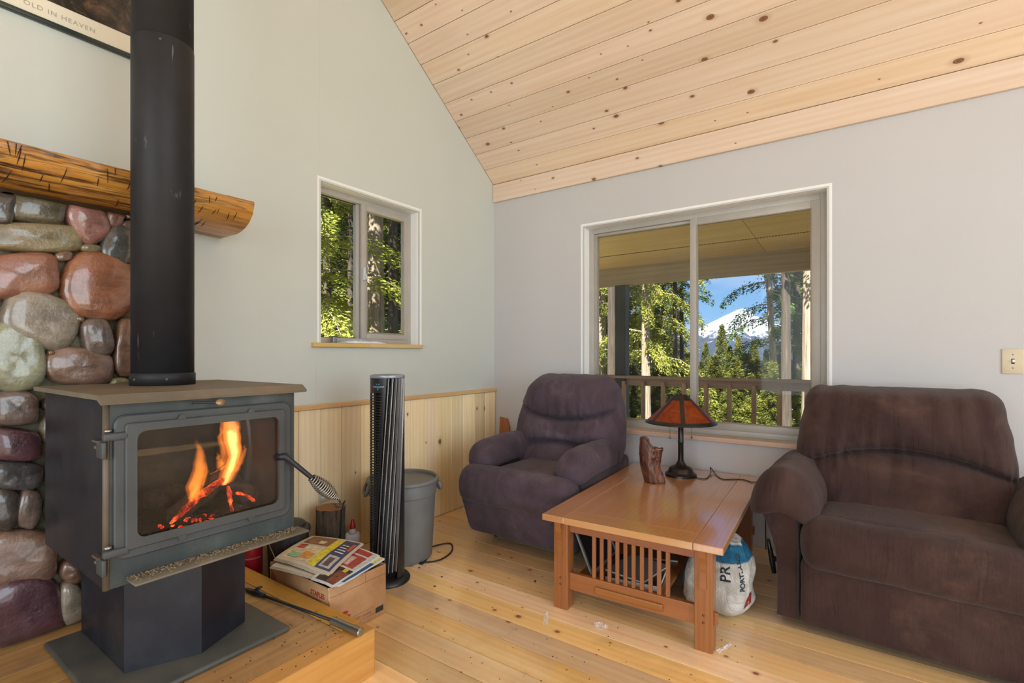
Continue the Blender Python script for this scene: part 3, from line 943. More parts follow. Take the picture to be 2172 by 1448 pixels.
# fire chamber walls: near side, far side, back, roof, floor
m = MB(); m.bbox((X0, Y0, Z0), (X1, Y0 + 0.008, Z1), 0.003, 2); m.build('side_panel', STOVE_BLACK, st, world=True)
m = MB(); m.bbox((X0, Y1 - 0.008, Z0), (X1, Y1, Z1), 0.003, 2); m.build('side_panel', STOVE_BLACK, st, world=True)
m = MB(); m.box((X0, Y0 + 0.008, Z0), (X0 + 0.008, Y1 - 0.008, Z1)); m.build('back_panel', STOVE_BLACK, st, world=True)
m = MB(); m.box((X0 + .008, Y0 + 0.008, Z0), (X1 - .008, Y1 - 0.008, Z0 + 0.008)); m.build('bottom_panel', STOVE_BLACK, st, world=True)
m = MB(); m.box((0.225, -2.925, 0.615), (0.262, -2.415, 1.068)); m.box((0.262, -2.90, 0.7), (X0, -2.88, 1.0)); m.build('heat_shield', STOVE_BLACK, st, world=True)
# firebrick lining
m = MB()
m.box((X0 + .01, Y0 + .01, Z0 + .01), (X1 - .012, Y1 - .01, 0.625)); m.box((X0 + .01, Y0 + .01, 0.625), (X0 + .05, Y1 - .01, 1.03))
m.box((X0 + .05, Y0 + .01, 0.625), (X1 - .03, Y0 + .035, 1.03)); m.box((X0 + .05, Y1 - .035, 0.625), (X1 - .03, Y1 - .01, 1.03))
m.box((X0 + .01, Y0 + .01, 1.03), (X1 - .03, Y1 - .01, 1.05))
m.build('firebrick_lining', BRICK, st, world=True)
def yz(px, py, x): p = hit(px, py, 'x', x); return p.y, p.z
def rrect(y0, y1, z0, z1, r, n=6):
    out = []
    for cy, cz, a0 in ((y1 - r, z1 - r, 0), (y0 + r, z1 - r, 90), (y0 + r, z0 + r, 180), (y1 - r, z0 + r, 270)):
        for k in range(n + 1):
            t = R(a0 + 90 * k / n)
            out.append((cy + r * math.cos(t), cz + r * math.sin(t)))
    return out
def ring_plate(mb, outer, inner, x0, x1, bev=0.003):
    """flat ring between two loops of equal count, chamfered front edges"""
    n = len(outer)
    def shrink(loop, d):
        cy = sum(p[0] for p in loop) / n; cz = sum(p[1] for p in loop) / n
        return [(p[0] + math.copysign(d, cy - p[0]), p[1] + math.copysign(d, cz - p[1])) for p in loop]
    o2 = shrink(outer, bev); i2 = shrink(inner, -bev)
    L = [[(x0, a, b) for a, b in outer], [(x1 - bev, a, b) for a, b in outer], [(x1, a, b) for a, b in o2], [(x1, a, b) for a, b in i2], [(x1 - bev, a, b) for a, b in inner], [(x0, a, b) for a, b in inner]]
    mb.grid(L, smooth=False, close_v=True, close_u=True)
g_y0, g_z1 = yz(289, 916, 0.915); g_y1, g_z0 = yz(593, 1067, 0.915)
_a = yz(288, 1146, 0.915); _b = yz(594, 878, 0.915)
g_z0 = (g_z0 + _a[1]) / 2; g_z1 = (g_z1 + _b[1]) / 2; g_y0 = (g_y0 + _a[0]) / 2; g_y1 = (g_y1 + _b[0]) / 2
d_y0, _ = yz(242, 1000, 0.905); d_y1, _ = yz(617, 1000, 0.905)
d_z1 = (yz(242, 884, 0.905)[1] + yz(617, 849, 0.905)[1]) / 2; d_z0 = (yz(243, 1191, 0.905)[1] + yz(616, 1091, 0.905)[1]) / 2
d_y1 = min(d_y1, Y1 - 0.004)
# front panel of the body round the door opening
m = MB(); ring_plate(m, rrect(Y0 + 0.001, Y1 - 0.001, Z0, Z1, 0.004), rrect(g_y0 - .015, g_y1 + .012, g_z0 - .015, g_z1 + .012, 0.02), X1 - 0.008, X1 + 0.002, 0.001); m.build('front_panel', STOVE_FRONT, st, world=True)
m = MB(); m.tube([(X1 - 0.004, Y0 + 0.004, Z0), (X1 - 0.004, Y0 + 0.004, Z1)], 0.009, 12); m.build('corner_weld', RUSTY, st, world=True)
dr = MB(); ring_plate(dr, rrect(d_y0, d_y1, d_z0, d_z1, 0.030), rrect(g_y0 - .004, g_y1 + .004, g_z0 - .004, g_z1 + .004, 0.022), X1 + 0.003, X1 + 0.016, 0.004)
door = dr.build('door', STOVE_CAST, st, world=True)
fr = MB()
fy0, fy1, fz0, fz1 = g_y0 - 0.024, g_y1 + 0.020, g_z0 - 0.024, g_z1 + 0.022
ring_plate(fr, rrect(fy0, fy1, fz0, fz1, 0.010), rrect(g_y0, g_y1, g_z0, g_z1, 0.024), X1 + 0.0165, X1 + 0.026, 0.003)
for q in (0.30, 0.745):
    yq = fy0 + (fy1 - fy0) * q
    for zq, s in ((fz1, 1), (fz0, -1)):
        fr.prism([(yq + 0.011 * math.cos(t * math.pi / 8), zq - s * 0.004 + s * 0.016 * math.sin(t * math.pi / 8)) for t in range(9)], 'x', X1 + 0.0165, X1 + 0.025)
fr.build('door_frame', STOVE_CAST, door, world=True)
m = MB(); ring_plate(m, rrect(g_y0 - .001, g_y1 + .001, g_z0 - .001, g_z1 + .001, 0.025), rrect(g_y0 + .0022, g_y1 - .0022, g_z0 + .0022, g_z1 - .0022, 0.023), X1 + 0.0175, X1 + 0.0215, 0.001); m.build('glass_edge', RUSTY, door, world=True)
m = MB(); m.add([(X1 + 0.012, a, b) for a, b in rrect(g_y0 - .004, g_y1 + .004, g_z0 - .004, g_z1 + .004, 0.02)], [tuple(range(28))]); m.build('door_glass', M['firebox_glass'], door, world=True)
# hinges
for zc_ in (yz(245, 925, 0.91)[1], yz(245, 1172, 0.91)[1]):
    m = MB()
    m.bbox((X1 + 0.004, Y0 - 0.010, zc_ - 0.012), (X1 + 0.026, fy0 + 0.01, zc_ + 0.010), 0.006, 3)
    m.bbox((X1 - 0.030, Y0 - 0.012, zc_ - 0.060), (X1 + 0.020, Y0 - 0.001, zc_ - 0.014), 0.003, 2)
    h = m.build('hinge', STOVE_CAST, st, world=True)
    m = MB(); m.lathe([(0.0042, -0.062), (0.0042, 0.012), (0.0100, 0.013), (0.0092, 0.018), (0.004, 0.021), (0.0001, 0.0215)], 16, X1 + 0.010, Y0 + 0.004); me_ = m.build('hinge_pin', STEEL, h, world=True); me_.data.transform(Matrix.Translation((0, 0, zc_)))
    for dx in (-0.030, -0.048):
        m = MB(); m.lathe([(0.0062, 0), (0.0068, 0.006), (0.004, 0.010), (0.0001, 0.0105)], 6, mat=Matrix.Translation((X1 + dx, Y0 - 0.0005, zc_ - 0.034)) @ Matrix.Rotation(R(90), 4, 'X')); m.build('hinge_bolt', RUSTY, h, world=True)
    m = MB(); m.box((X1 - 0.055, Y0 - 0.014, zc_ - 0.018), (X1 - 0.008, Y0 - 0.001, zc_ - 0.012)); m.build('hinge_plate', RUSTY, h, world=True)
# top plate with bent front lip
prof = [(0.265, 1.0765), (0.905, 1.0765), (0.935, 1.064), (0.940, 1.072), (0.912, 1.0905), (0.265, 1.0905)]
m = MB(); m.prism(prof, 'y', Y0 - 0.022, Y1 + 0.020); m.build('top_plate', STOVE_TOP, st, world=True)
# draught slide above the door
p0 = hit(468, 853, 'x', 0.945)
m = MB(); m.tube([(0.93, p0.y - 0.075, p0.z + 0.003), (0.942, p0.y - 0.01, p0.z + 0.001), (0.946, p0.y, p0.z)], 0.0035, 8); sl = m.build('draught_rod', STOVE_BLACK, st, world=True)
m = MB(); m.lathe([(0.0001, -0.004), (0.010, -0.0035), (0.0115, 0), (0.010, 0.0035), (0.0001, 0.004)], 20, mat=Matrix.Translation(p0) @ Matrix.Rotation(R(75), 4, 'Y') @ Matrix.Scale(1.35, 4, (0, 1, 0))); m.build('draught_knob', plain('brass_worn', srgb(150, 128, 100), 0.4, 0.7), sl, world=True)
# ash tray ledge
m = MB(); m.bbox((X1 + 0.003, Y0 + 0.045, 0.562), (X1 + 0.078, Y1 + 0.012, 0.569), 0.002, 1); ledge = m.build('ash_ledge', metal_black('ledge_ash', srgb(112, 104, 88), 0.7, srgb(160, 140, 112), 0.6), st, world=True)
m = MB(); _r = random.Random(9)
for i in range(520):
    t = _r.random(); yy = Y0 + 0.05 + t * (Y1 - Y0 - 0.05); xx = X1 + 0.004 + abs(_r.gauss(0, 0.022)); 
    if xx > X1 + 0.075: continue
    s_ = _r.uniform(0.0006, 0.0022)
    m.box((-s_ * 1.6, -s_, -s_ * .4), (s_ * 1.6, s_, s_ * .4), Matrix.Translation((xx, yy, 0.5695 + s_ * .4)) @ Euler((_r.uniform(-.4, .4), _r.uniform(-.4, .4), _r.uniform(0, 6))).to_matrix().to_4x4())
o = m.build('ash_crumbs', plain('ash_chips', srgb(142, 124, 98), 0.9, 0, 0.6, 90), ledge, world=True); o['kind'] = 'stuff'
# door handle: rod, wound spring grip, hook
ha, hb, hc = hit(606, 968, 'x', 0.925), hit(660, 1012, 'x', 0.965), hit(716, 1058, 'x', 0.985)
m = MB(); m.tube([(X1 + 0.012, ha.y - 0.022, ha.z), ha, ha + (hb - ha) * 0.12, hb, hb + (hc - hb) * 0.96], [0.013, 0.013, 0.0095, 0.0085, 0.007], 12); hd = m.build('handle_rod', STOVE_BLACK, st, world=True)
ax = (hc - hb).normalized(); nx = ax.cross(Vector((0, 0, 1))).normalized(); ny = ax.cross(nx)
pts = []
T = 15
for i in range(T * 14 + 1):
    t = i / (T * 14); rr = 0.0125 + 0.0125 * math.sin(math.pi * min(1, t * 1.05)) ** 1.1
    if t > 0.82: rr *= 1 - (t - 0.82) / 0.18 * 0.55
    a = 2 * math.pi * T * t
    pts.append(hb + (hc - hb) * t + (nx * math.cos(a) + ny * math.sin(a)) * rr)
m = MB(); m.tube(pts, 0.0026, 6); m.build('spring_grip', STEEL, hd, world=True)
m = MB(); e = hc; m.tube([e, e + ax * 0.012, e + ax * 0.02 + Vector((0, 0, -0.02)), e + Vector((0, -.004, -0.03)), e + Vector((0, -.012, -0.018))], 0.004, 8); m.build('handle_hook', STOVE_BLACK, hd, world=True)

# ---------------------------------------------------------------- the fire
CHAR = NT('charred_wood')
_v = CHAR.coords(); _f = CHAR.noise(_v, 26.0, 6.0, 0.7)
CHAR.col(CHAR.ramp(_f, [(0.35, srgb(18, 14, 12)), (0.65, srgb(84, 64, 50))])); CHAR.rough(0.9); CHAR.bump(_f, 0.8, 0.02)
EMB = NT('glowing_wood')
_v = EMB.coords(); _f = EMB.noise(_v, 34.0, 6.0, 0.7)
EMB.col(srgb(40, 14, 8)); EMB.rough(0.9); EMB.bump(_f, 0.8, 0.02)
EMB.set(Emission_Color=EMB.ramp(_f, [(0.34, (0.10, 0.004, 0.001, 1)), (0.52, (0.9, 0.06, 0.008, 1)), (0.70, (1.0, 0.32, 0.06, 1))]), Emission_Strength=EMB.ramp(_f, [(0.35, g1(0.15)), (0.65, g1(1.6))]))
def log_mesh(p, q, r, mat, name, parent, bend=0.0, seed=0):
    m = MB(); pts = []; rad = []
    for i in range(13):
        t = i / 12
        pts.append(p + (q - p) * t + Vector((0, 0, bend * math.sin(math.pi * t))) + Vector((nz(t * 5, seed), nz(t * 5, seed + 9), nz(t * 5, seed + 4))) * r * 0.25)
        rad.append(r * (1 + (0.22 if r > 0.02 else 0.7) * nz(t * 9, seed * 3.1)) * (0.4 if i in (0, 12) else 1))
    m.tube(pts, rad, 12)
    return m.build(name, mat, parent, world=True)
fi = thing('fire', 'burning logs with orange flames and embers inside the stove', 'fire', (0.6, -2.67, 0.626))
la, lb = hit(352, 1108, 'x', 0.74), hit(505, 985, 'x', 0.62)
log_mesh(la, lb, 0.032, CHAR.m, 'log', fi, 0.0, 1)
log_mesh(la + Vector((0.034, 0.0, 0.004)), la + (lb - la) * 0.72 + Vector((0.036, 0, 0.010)), 0.011, EMB.m, 'glowing_log_edge', fi, 0.008, 2)
lc, ld = hit(556, 1066, 'x', 0.72), hit(452, 1000, 'x', 0.52)
log_mesh(lc, ld, 0.036, CHAR.m, 'log', fi, 0.0, 3)
log_mesh(hit(492, 1085, 'x', 0.75), hit(484, 1030, 'x', 0.74), 0.007, EMB.m, 'glowing_log_edge', fi, 0.0, 4)
log_mesh(hit(500, 1045, 'x', 0.76), hit(540, 1062, 'x', 0.755), 0.006, EMB.m, 'glowing_log_edge', fi, 0.006, 5)
log_mesh(Vector((0.47, -2.86, 0.66)), Vector((0.44, -2.50, 0.665)), 0.042, CHAR.m, 'log', fi, 0.0, 6)
m = MB(); _r = random.Random(21)
for i in range(46):
    y_ = _r.gauss(-2.665, 0.035); x_ = _r.uniform(0.66, 0.83); s_ = _r.uniform(0.003, 0.008)
    v, f = rbox((s_, s_, s_ * .7), (s_ * .5, s_ * .5, s_ * .4), (2, 2, 2))
    m.add(v, f, Matrix.Translation((x_, max(-2.88, min(-2.46, y_)), 0.626 + s_ * .6)) @ Euler((_r.random() * 3, _r.random() * 3, _r.random() * 3)).to_matrix().to_4x4())
o = m.build('ember_bed', EMB.m, fi, world=True); o['kind'] = 'stuff'
m = MB()
for i in range(160):
    y_ = _r.uniform(-2.89, -2.45); x_ = _r.uniform(0.36, 0.85); s_ = _r.uniform(0.005, 0.014)
    v, f = rbox((s_, s_, s_ * .5), (s_ * .5, s_ * .5, s_ * .3), (2, 2, 2))
    m.add(v, f, Matrix.Translation((x_, y_, 0.624 + s_ * .3)) @ Euler((_r.random() * .5, _r.random() * .5, _r.random() * 3)).to_matrix().to_4x4())
o = m.build('ash_bed', CHAR.m, fi, world=True); o['kind'] = 'stuff'
def flame_mat(name, c, s):
    m = NT(name); m.t.nodes.remove(m.p)
    em = m.n('ShaderNodeEmission'); em.inputs[0].default_value = c; em.inputs[1].default_value = s
    m.l(em.outputs[0], m.out.inputs['Volume'])
    return m.m
FO, FI, FC = flame_mat('flame_outer', (1.0, 0.20, 0.02, 1), 20), flame_mat('flame_inner', (1.0, 0.36, 0.05, 1), 30), flame_mat('flame_core', (1.0, 0.62, 0.22, 1), 60)
def flame(path, width, x, seed, depth=0.55, core=True):
    """path: photo pixels from root to tip; width in px at each point"""
    for nm, k, mat, cut_ in (('flame', 1.0, FO, 1.0), ('flame_inner', 0.66, FI, 0.9), ('flame_core', 0.36, FC, 0.72)):
        if nm == 'flame_core' and not core: continue
        n = 22; rows = []
        for i in range(n + 1):
            t = i / n * cut_
            f = t * (len(path) - 1); a = min(int(f), len(path) - 2); b = f - a
            px = path[a][0] * (1 - b) + path[a + 1][0] * b; py = path[a][1] * (1 - b) + path[a + 1][1] * b
            w = width[a] * (1 - b) + width[a + 1] * b
            c = hit(px, py, 'x', x)
            wm = w / 1058.0 * 1.62 * k * 0.5
            if i == n: wm *= 0.15
            if i == 0: wm *= 0.5
            c = c + Vector((0.006 * nz(t * 6, seed), 0.010 * nz(t * 7 + 3, seed) * t, 0))
            rows.append([(c.x + depth * wm * math.cos(2 * math.pi * q / 14), c.y + wm * math.sin(2 * math.pi * q / 14) * (1 + 0.22 * nz(t * 9, q * 0.9, seed)), c.z) for q in range(14)])
        m = MB(); m.grid(rows, close_v=True)
        m.f.append(tuple(reversed(range(14)))); m.sm.append(True)
        m.f.append(tuple(n * 14 + q for q in range(14))); m.sm.append(True)
        m.build(nm, mat, fi, world=True)
flame([(412, 1062), (414, 1030), (424, 995), (425, 960), (417, 928)], [26, 40, 34, 20, 3], 0.73, 1, core=False)
flame([(398, 1078), (410, 1045), (425, 1020)], [10, 16, 4], 0.745, 2, core=False)
flame([(476, 1028), (486, 1000), (498, 968), (488, 930), (486, 896), (478, 888)], [34, 44, 42, 48, 44, 24], 0.70, 3)
flame([(492, 1000), (500, 960), (497, 920), (506, 892)], [16, 26, 30, 10], 0.72, 4)
flame([(500, 1000), (512, 978), (520, 955), (516, 940)], [12, 14, 11, 2], 0.74, 5, core=False)
flame([(466, 1015), (468, 985), (462, 958)], [18, 22, 6], 0.62, 6, core=False)
flame([(446, 1005), (468, 995), (490, 978)], [8, 12, 6], 0.75, 7, core=False)

flame([(470, 1000), (474, 960), (466, 925), (470, 898)], [10, 16, 12, 3], 0.66, 8, core=False)
flame([(505, 985), (508, 950), (500, 915), (504, 898)], [8, 12, 9, 2], 0.68, 9, core=False)
flame([(430, 1030), (438, 1000), (434, 975)], [10, 12, 2], 0.70, 10, core=False)

# ---------------------------------------------------------------- stove pipe
sp = thing('stove_pipe', 'scuffed matte black double-wall pipe rising from the stove', 'stove pipe', (0.50, -2.668, 1.0910))
PIPE = NT('pipe_paint')
_v = PIPE.coords(); _f = PIPE.noise(_v, 5.0, 6.0, 0.6)
_c = PIPE.ramp(_f, [(0.3, srgb(34, 33, 35)), (0.7, srgb(43, 43, 45))])
mp = PIPE.n('ShaderNodeMapping'); mp.inputs['Scale'].default_value = (1, 1, 0.35); PIPE.l(_v, mp.inputs['Vector'])
sc = PIPE.noise(mp.outputs[0], 11.0, 9.0, 0.75)
_c = PIPE.mix(PIPE.ramp(sc, [(0.62, g1(0)), (0.70, g1(0.5))]), _c, srgb(134, 126, 120))
mp2 = PIPE.n('ShaderNodeMapping'); mp2.inputs['Scale'].default_value = (60, 60, 3.0); PIPE.l(_v, mp2.inputs['Vector'])
sc2 = PIPE.noise(mp2.outputs[0], 1.0, 3.0, 0.6)
_c = PIPE.mix(PIPE.ramp(sc2, [(0.73, g1(0)), (0.76, g1(0.45))]), _c, srgb(140, 146, 146))
PIPE.col(_c); PIPE.rough(0.5); PIPE.set(Specular_IOR_Level=0.25); PIPE.bump(PIPE.noise(_v, 260.0, 2.0), 0.05, 0.001)
zt_ = ceil_z(-2.668) - 1.0910
m = MB(); m.lathe([(0.101, 0.0), (0.101, 0.040), (0.0975, 0.044)], 48); m.build('collar', PIPE.m, sp)
m = MB(); m.lathe([(0.0965, 0.044), (0.0965, 1.235), (0.0955, 1.240)], 48); m.build('lower_section', PIPE.m, sp)
m = MB(); m.lathe([(0.0950, 1.236), (0.0950, zt_ - 0.09)], 48); m.build('upper_section', PIPE.m, sp)
m = MB(); m.lathe([(0.13, zt_ - 0.16), (0.13, zt_ - 0.11), (0.10, zt_ - 0.085)], 40); m.build('ceiling_support', PIPE.m, sp)
for a, z in ((-25, 1.215), (-14, 0.022), (-75, 0.022)):
    m = MB(); m.lathe([(0.0045, 0), (0.004, 0.002), (0.0001, 0.003)], 10, mat=Matrix.Rotation(R(a), 4, 'Z') @ Matrix.Translation((0.1005 if z < .1 else 0.0963, 0, z)) @ Matrix.Rotation(R(90), 4, 'Y')); m.build('screw', RUSTY, sp)

# ---------------------------------------------------------------- poker on the platform
pk = thing('fire_poker', 'black fire poker with round steel handle lying on the platform', 'poker', (0.8, -2.35, PZ))
e0, e1 = hit(706, 1316, 'z', PZ + 0.016), hit(766, 1341, 'z', PZ + 0.016)
t0 = hit(540, 1256, 'z', PZ + 0.008)
dv = (e1 - e0).normalized()
m = MB(); m.tube([e0 - dv * 0.002, e0, e0 + dv * 0.006, e1 - dv * 0.008, e1 - dv * 0.003, e1], [0.0125, 0.0155, 0.0150, 0.0150, 0.0158, 0.0135], 20); m.build('handle', STEEL, pk, world=True, sharp=40)
m = MB(); m.tube([e0, e0 + (t0 - e0) * 0.5, t0], 0.0062, 10); m.build('rod', STOVE_BLACK, pk, world=True)
t1_ = hit(519, 1248, 'z', PZ + 0.008); t2_ = hit(556, 1244, 'z', PZ + 0.03)
m = MB(); m.tube([t0 + (e0 - t0) * 0.14, t0, t1_], [0.009, 0.013, 0.005], 10); m.tube([t0, (t0 + t2_) * .5 + Vector((0, 0, .006)), t2_], [0.010, 0.008, 0.004], 8); m.build('hooked_tip', STOVE_BLACK, pk, world=True)

# ================================================================== RECLINERS
def suede(name, c, c2, worn):
    m = NT(name)
    v = m.coords()
    f = m.noise(v, 3.2, 8.0, 0.65, 0.6)
    col = m.ramp(f, [(0.32, c2), (0.68, c)])
    w = m.noise(v, 2.1, 7.0, 0.7, 1.0)
    col = m.mix(m.math('MULTIPLY', m.ramp(w, [(0.52, g1(0)), (0.72, g1(1))]), 0.45), col, worn)
    m.col(col); m.rough(0.88)
    m.set(Sheen_Weight=0.10, Sheen_Roughness=0.45, Specular_IOR_Level=0.2)
    mp = m.n('ShaderNodeMapping'); mp.inputs['Scale'].default_value = (26, 5, 5); m.l(v, mp.inputs['Vector'])
    wr = m.noise(mp.outputs[0], 1.0, 5.0, 0.6, 1.2)
    fine = m.noise(v, 480.0, 2.0)
    m.bump(m.math('MULTIPLY_ADD', fine, 0.12, m.math('ADD', m.math('MULTIPLY', wr, 0.8), m.math('MULTIPLY', f, 0.5))), 0.6, 0.015)
    return m.m
SUEDE_1 = suede('suede_window_tint', srgb(92, 77, 86), srgb(62, 50, 58), srgb(128, 112, 118))  # purple tint and lift of window light put into the fabric colour
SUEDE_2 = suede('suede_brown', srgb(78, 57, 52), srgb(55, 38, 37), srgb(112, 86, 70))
SUEDE_1B = suede('suede_window_tint_side', srgb(72, 59, 64), srgb(48, 38, 43), srgb(122, 102, 88))  # same painted window tint, darker for the sides

def cushion(name, half, rad, center, mat, parent, n=(20, 20, 14), fn=None, rot=None, seed=0, wr=0.004, wfreq=(22, 8, 8)):
    c = Vector(center)
    def g(p):
        q = p.copy()
        if fn: q = fn(q)
        if rot is not None: q = rot @ q
        q = q + c
        k = wr * nz(q.x * wfreq[0] + seed, q.y * wfreq[1], q.z * wfreq[2]) + wr * 1.2 * nz(q.x * 5 + seed, q.y * 5, q.z * 5 + seed)
        d = p.normalized() if p.length > 1e-6 else p
        return q + d * k
    V, F = rbox(half, rad, n, g)
    m = MB(); m.add(V, F, smooth=True)
    return m.build(name, mat, parent)
def sstep(a, b, x):
    t = max(0.0, min(1.0, (x - a) / (b - a))); return t * t * (3 - 2 * t)
def backrest(parent, mat, hx, hy, z0, z1, ybot, ytop, widths, creases, seed, bulge=0.05, cornr=0.13, ripples=0.006):
    """upholstered back with padded segments between curved creases"""
    hz = (z1 - z0) / 2
    def fn(p):
        t = (p.z + hz) / (2 * hz)
        f = t * (len(widths) - 1); a = min(int(max(0, f)), len(widths) - 2); b = max(0, min(1, f - a)); b = b * b * (3 - 2 * b)
        w = widths[a] * (1 - b) + widths[a + 1] * b
        s = p.x / hx
        x = p.x * w
        lines = [-0.12] + [c(s) for c in creases] + [1.10]
        k = 0
        while k < len(lines) - 2 and t > lines[k + 1]: k += 1
        q = (t - lines[k]) / max(0.05, lines[k + 1] - lines[k]); q = max(0.0, min(1.0, q))
        d = min(abs(t - c(s)) for c in creases)
        front = sstep(0.15, 0.95, -p.y / hy)
        prof = (4 * q * (1 - q)) ** 0.42
        side = (1 - abs(s) ** 3.0)
        gather = math.exp(-d / 0.10)
        y = p.y - bulge * prof * front * (0.35 + 0.65 * side) + front * (0.25 + 0.75 * side) * 0.045 * math.exp(-(d / 0.020) ** 2)
        y += front * (0.55 + 0.45 * side) * ripples * (nz(s * 9 + seed, t * 2.2, 1.3) * 0.8 + (abs(nz(s * 22 + seed, t * 3.0, 5.0)) * 3.0 - 0.5) * gather)
        y += front * 0.012 * nz(s * 2.4 + seed, t * 3.0, 2.0)
        y += (ybot * (1 - t) + ytop * t)
        z = z0 + t * 2 * hz + 0.006 * nz(s * 6, seed) * sstep(0.8, 1.0, t)
        return Vector((x, y, z))
    V, F = rbox((hx, hy, hz), (cornr, hy * 0.92, cornr), (84, 12, 120), fn)
    m = MB(); m.add(V, F, smooth=True)
    return m.build('backrest', mat, parent)

# ---- recliner in the corner
r1 = thing('recliner', 'brown suede recliner, plum in the window light, in the corner beside the pine wainscot', 'armchair', (0.885, -0.075, 0.0), R(0.5))
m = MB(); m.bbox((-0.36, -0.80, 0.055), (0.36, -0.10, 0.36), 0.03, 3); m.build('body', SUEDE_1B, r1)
for sx in (-0.28, 0.28):
    for sy in (-0.70, -0.16):
        m = MB(); m.lathe([(0.020, 0.0), (0.022, 0.006), (0.022, 0.06)], 14, sx, sy); m.build('foot', plain('chair_foot', srgb(30, 26, 24), 0.5), r1)
cushion('seat', (0.235, 0.30, 0.085), (0.07, 0.08, 0.06), (0, -0.585, 0.405), SUEDE_1, r1, seed=3, fn=lambda p: Vector((p.x, p.y, p.z - 0.015 * (p.y + 0.3))))
def pad1(p):
    q = p.copy()
    s = p.x / 0.405
    q.z += 0.006 * nz(s * 9, 2) + (0.010 * (1 - s * s))
    q.y += 0.004 * nz(s * 22, p.z * 6, 3) - 0.012 * (1 - s * s)
    return q
cushion('footrest', (0.405, 0.105, 0.118), (0.06, 0.095, 0.10), (0, -0.878, 0.380), SUEDE_1, r1, (56, 14, 16), pad1, None, 5, 0.0035, (36, 6, 6))
cushion('footrest_panel', (0.395, 0.040, 0.145), (0.03, 0.034, 0.06), (0, -0.868, 0.20), SUEDE_1, r1, (30, 8, 14), lambda p: Vector((p.x, p.y + 0.05 * (-(p.z) / 0.145), p.z)), None, 8, 0.003, (14, 6, 6))
for s in (-1, 1):
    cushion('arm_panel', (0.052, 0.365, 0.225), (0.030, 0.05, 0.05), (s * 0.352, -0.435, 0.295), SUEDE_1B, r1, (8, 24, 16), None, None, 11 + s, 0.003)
    def pad(p, s=s):
        t = (-p.y + 0.33) / 0.66
        return Vector((p.x * (1 + 0.10 * t), p.y, p.z * (1.0 + 0.10 * t) - 0.020 * t * t - 3.2 * p.x * p.x + 0.012 * math.sin(t * 3.1)))
    cushion('arm_pad', (0.088, 0.315, 0.088), (0.078, 0.11, 0.072), (s * 0.328, -0.560, 0.555), SUEDE_1, r1, (16, 40, 14), pad, None, 21 + s, 0.006, (8, 26, 8))
backrest(r1, SUEDE_1, 0.425, 0.105, 0.36, 1.060, -0.285, -0.115, [0.86, 0.95, 1.0, 0.985, 0.94, 0.86, 0.78],
         [lambda s: 0.345 - 0.13 * s * s, lambda s: 0.555 + 0.135 * s * s], 2.0, 0.080, 0.15, 0.013)

# ---- recliner at the right
r2 = thing('recliner', 'wide brown suede recliner with flared arms at the right', 'armchair', (2.795, -0.085, 0.0), R(-2.5))
m = MB(); m.bbox((-0.385, -0.78, 0.035), (0.385, -0.08, 0.36), 0.03, 3); m.build('body', SUEDE_2, r2)
for sx in (-0.28, 0.28):
    for sy in (-0.70, -0.16):
        m = MB(); m.lathe([(0.020, 0.0), (0.022, 0.006), (0.022, 0.04)], 14, sx, sy); m.build('foot', plain('chair_foot_b', srgb(30, 26, 24), 0.5), r2)
cushion('seat', (0.365, 0.31, 0.095), (0.07, 0.09, 0.06), (0, -0.565, 0.397), SUEDE_2, r2, seed=33, fn=lambda p: Vector((p.x, p.y, p.z - 0.02 * (p.y + 0.3) + 0.02 * (1 - (p.x / 0.365) ** 2))))
def pad2(p):
    s = p.x / 0.385
    return Vector((p.x, p.y - 0.02 * (1 - s * s), p.z + 0.012 * (1 - s * s) + 0.005 * nz(s * 5, 4)))
cushion('footrest', (0.385, 0.125, 0.112), (0.07, 0.115, 0.10), (0, -0.815, 0.384), SUEDE_2, r2, (40, 16, 16), pad2, None, 35, 0.004, (12, 6, 8))
cushion('footrest_panel', (0.380, 0.045, 0.150), (0.03, 0.036, 0.06), (0, -0.845, 0.178), SUEDE_2, r2, (30, 8, 14), None, None, 38, 0.004, (8, 6, 8))
for s in (-1, 1):
    # flared arm: S-shaped profile carried from front to back
    prof = [(0.338, 0.035), (0.422, 0.035), (0.420, 0.20), (0.424, 0.30), (0.440, 0.38), (0.470, 0.46), (0.505, 0.515), (0.510, 0.555), (0.48, 0.59), (0.42, 0.60), (0.365, 0.57), (0.345, 0.50), (0.338, 0.40)]
    rows = []
    for i, (yy, k) in enumerate(((-0.845, 0.90), (-0.862, 0.97), (-0.858, 0.985), (-0.84, 1.0), (-0.6, 1.0), (-0.3, 1.0), (-0.10, 1.0), (-0.085, 0.96))):
        cx_, cz_ = 0.40, 0.30
        rows.append([(s * (0.05 + cx_ + (a - cx_) * k), yy, cz_ + (b - cz_) * k) for a, b in prof])
    m = MB(); m.grid(rows, close_v=True)
    n = len(prof)
    m.f.append(tuple(range(n))); m.sm.append(False); m.f.append(tuple(7 * n + q for q in range(n))); m.sm.append(False)
    m.build('arm_panel', SUEDE_2, r2, sharp=55)
    def padb(p, s=s):
        t = (-p.y + 0.36) / 0.72
        dx = p.x * s                                  # + is outwards
        z = p.z - 4.6 * dx * dx - (0.35 * max(0, -dx)) * 0.5 * t
        z -= 0.045 * sstep(0.86, 1.0, t)
        z += 0.006 * nz(p.y * 24, dx * 9, 6 + s) * sstep(0.0, 0.4, t)
        return Vector((p.x, p.y, z))
    cushion('arm_pad', (0.138, 0.355, 0.088), (0.09, 0.10, 0.070), (s * 0.455, -0.535, 0.600), SUEDE_2, r2, (22, 44, 14), padb, None, 41 + s, 0.005, (8, 22, 8))
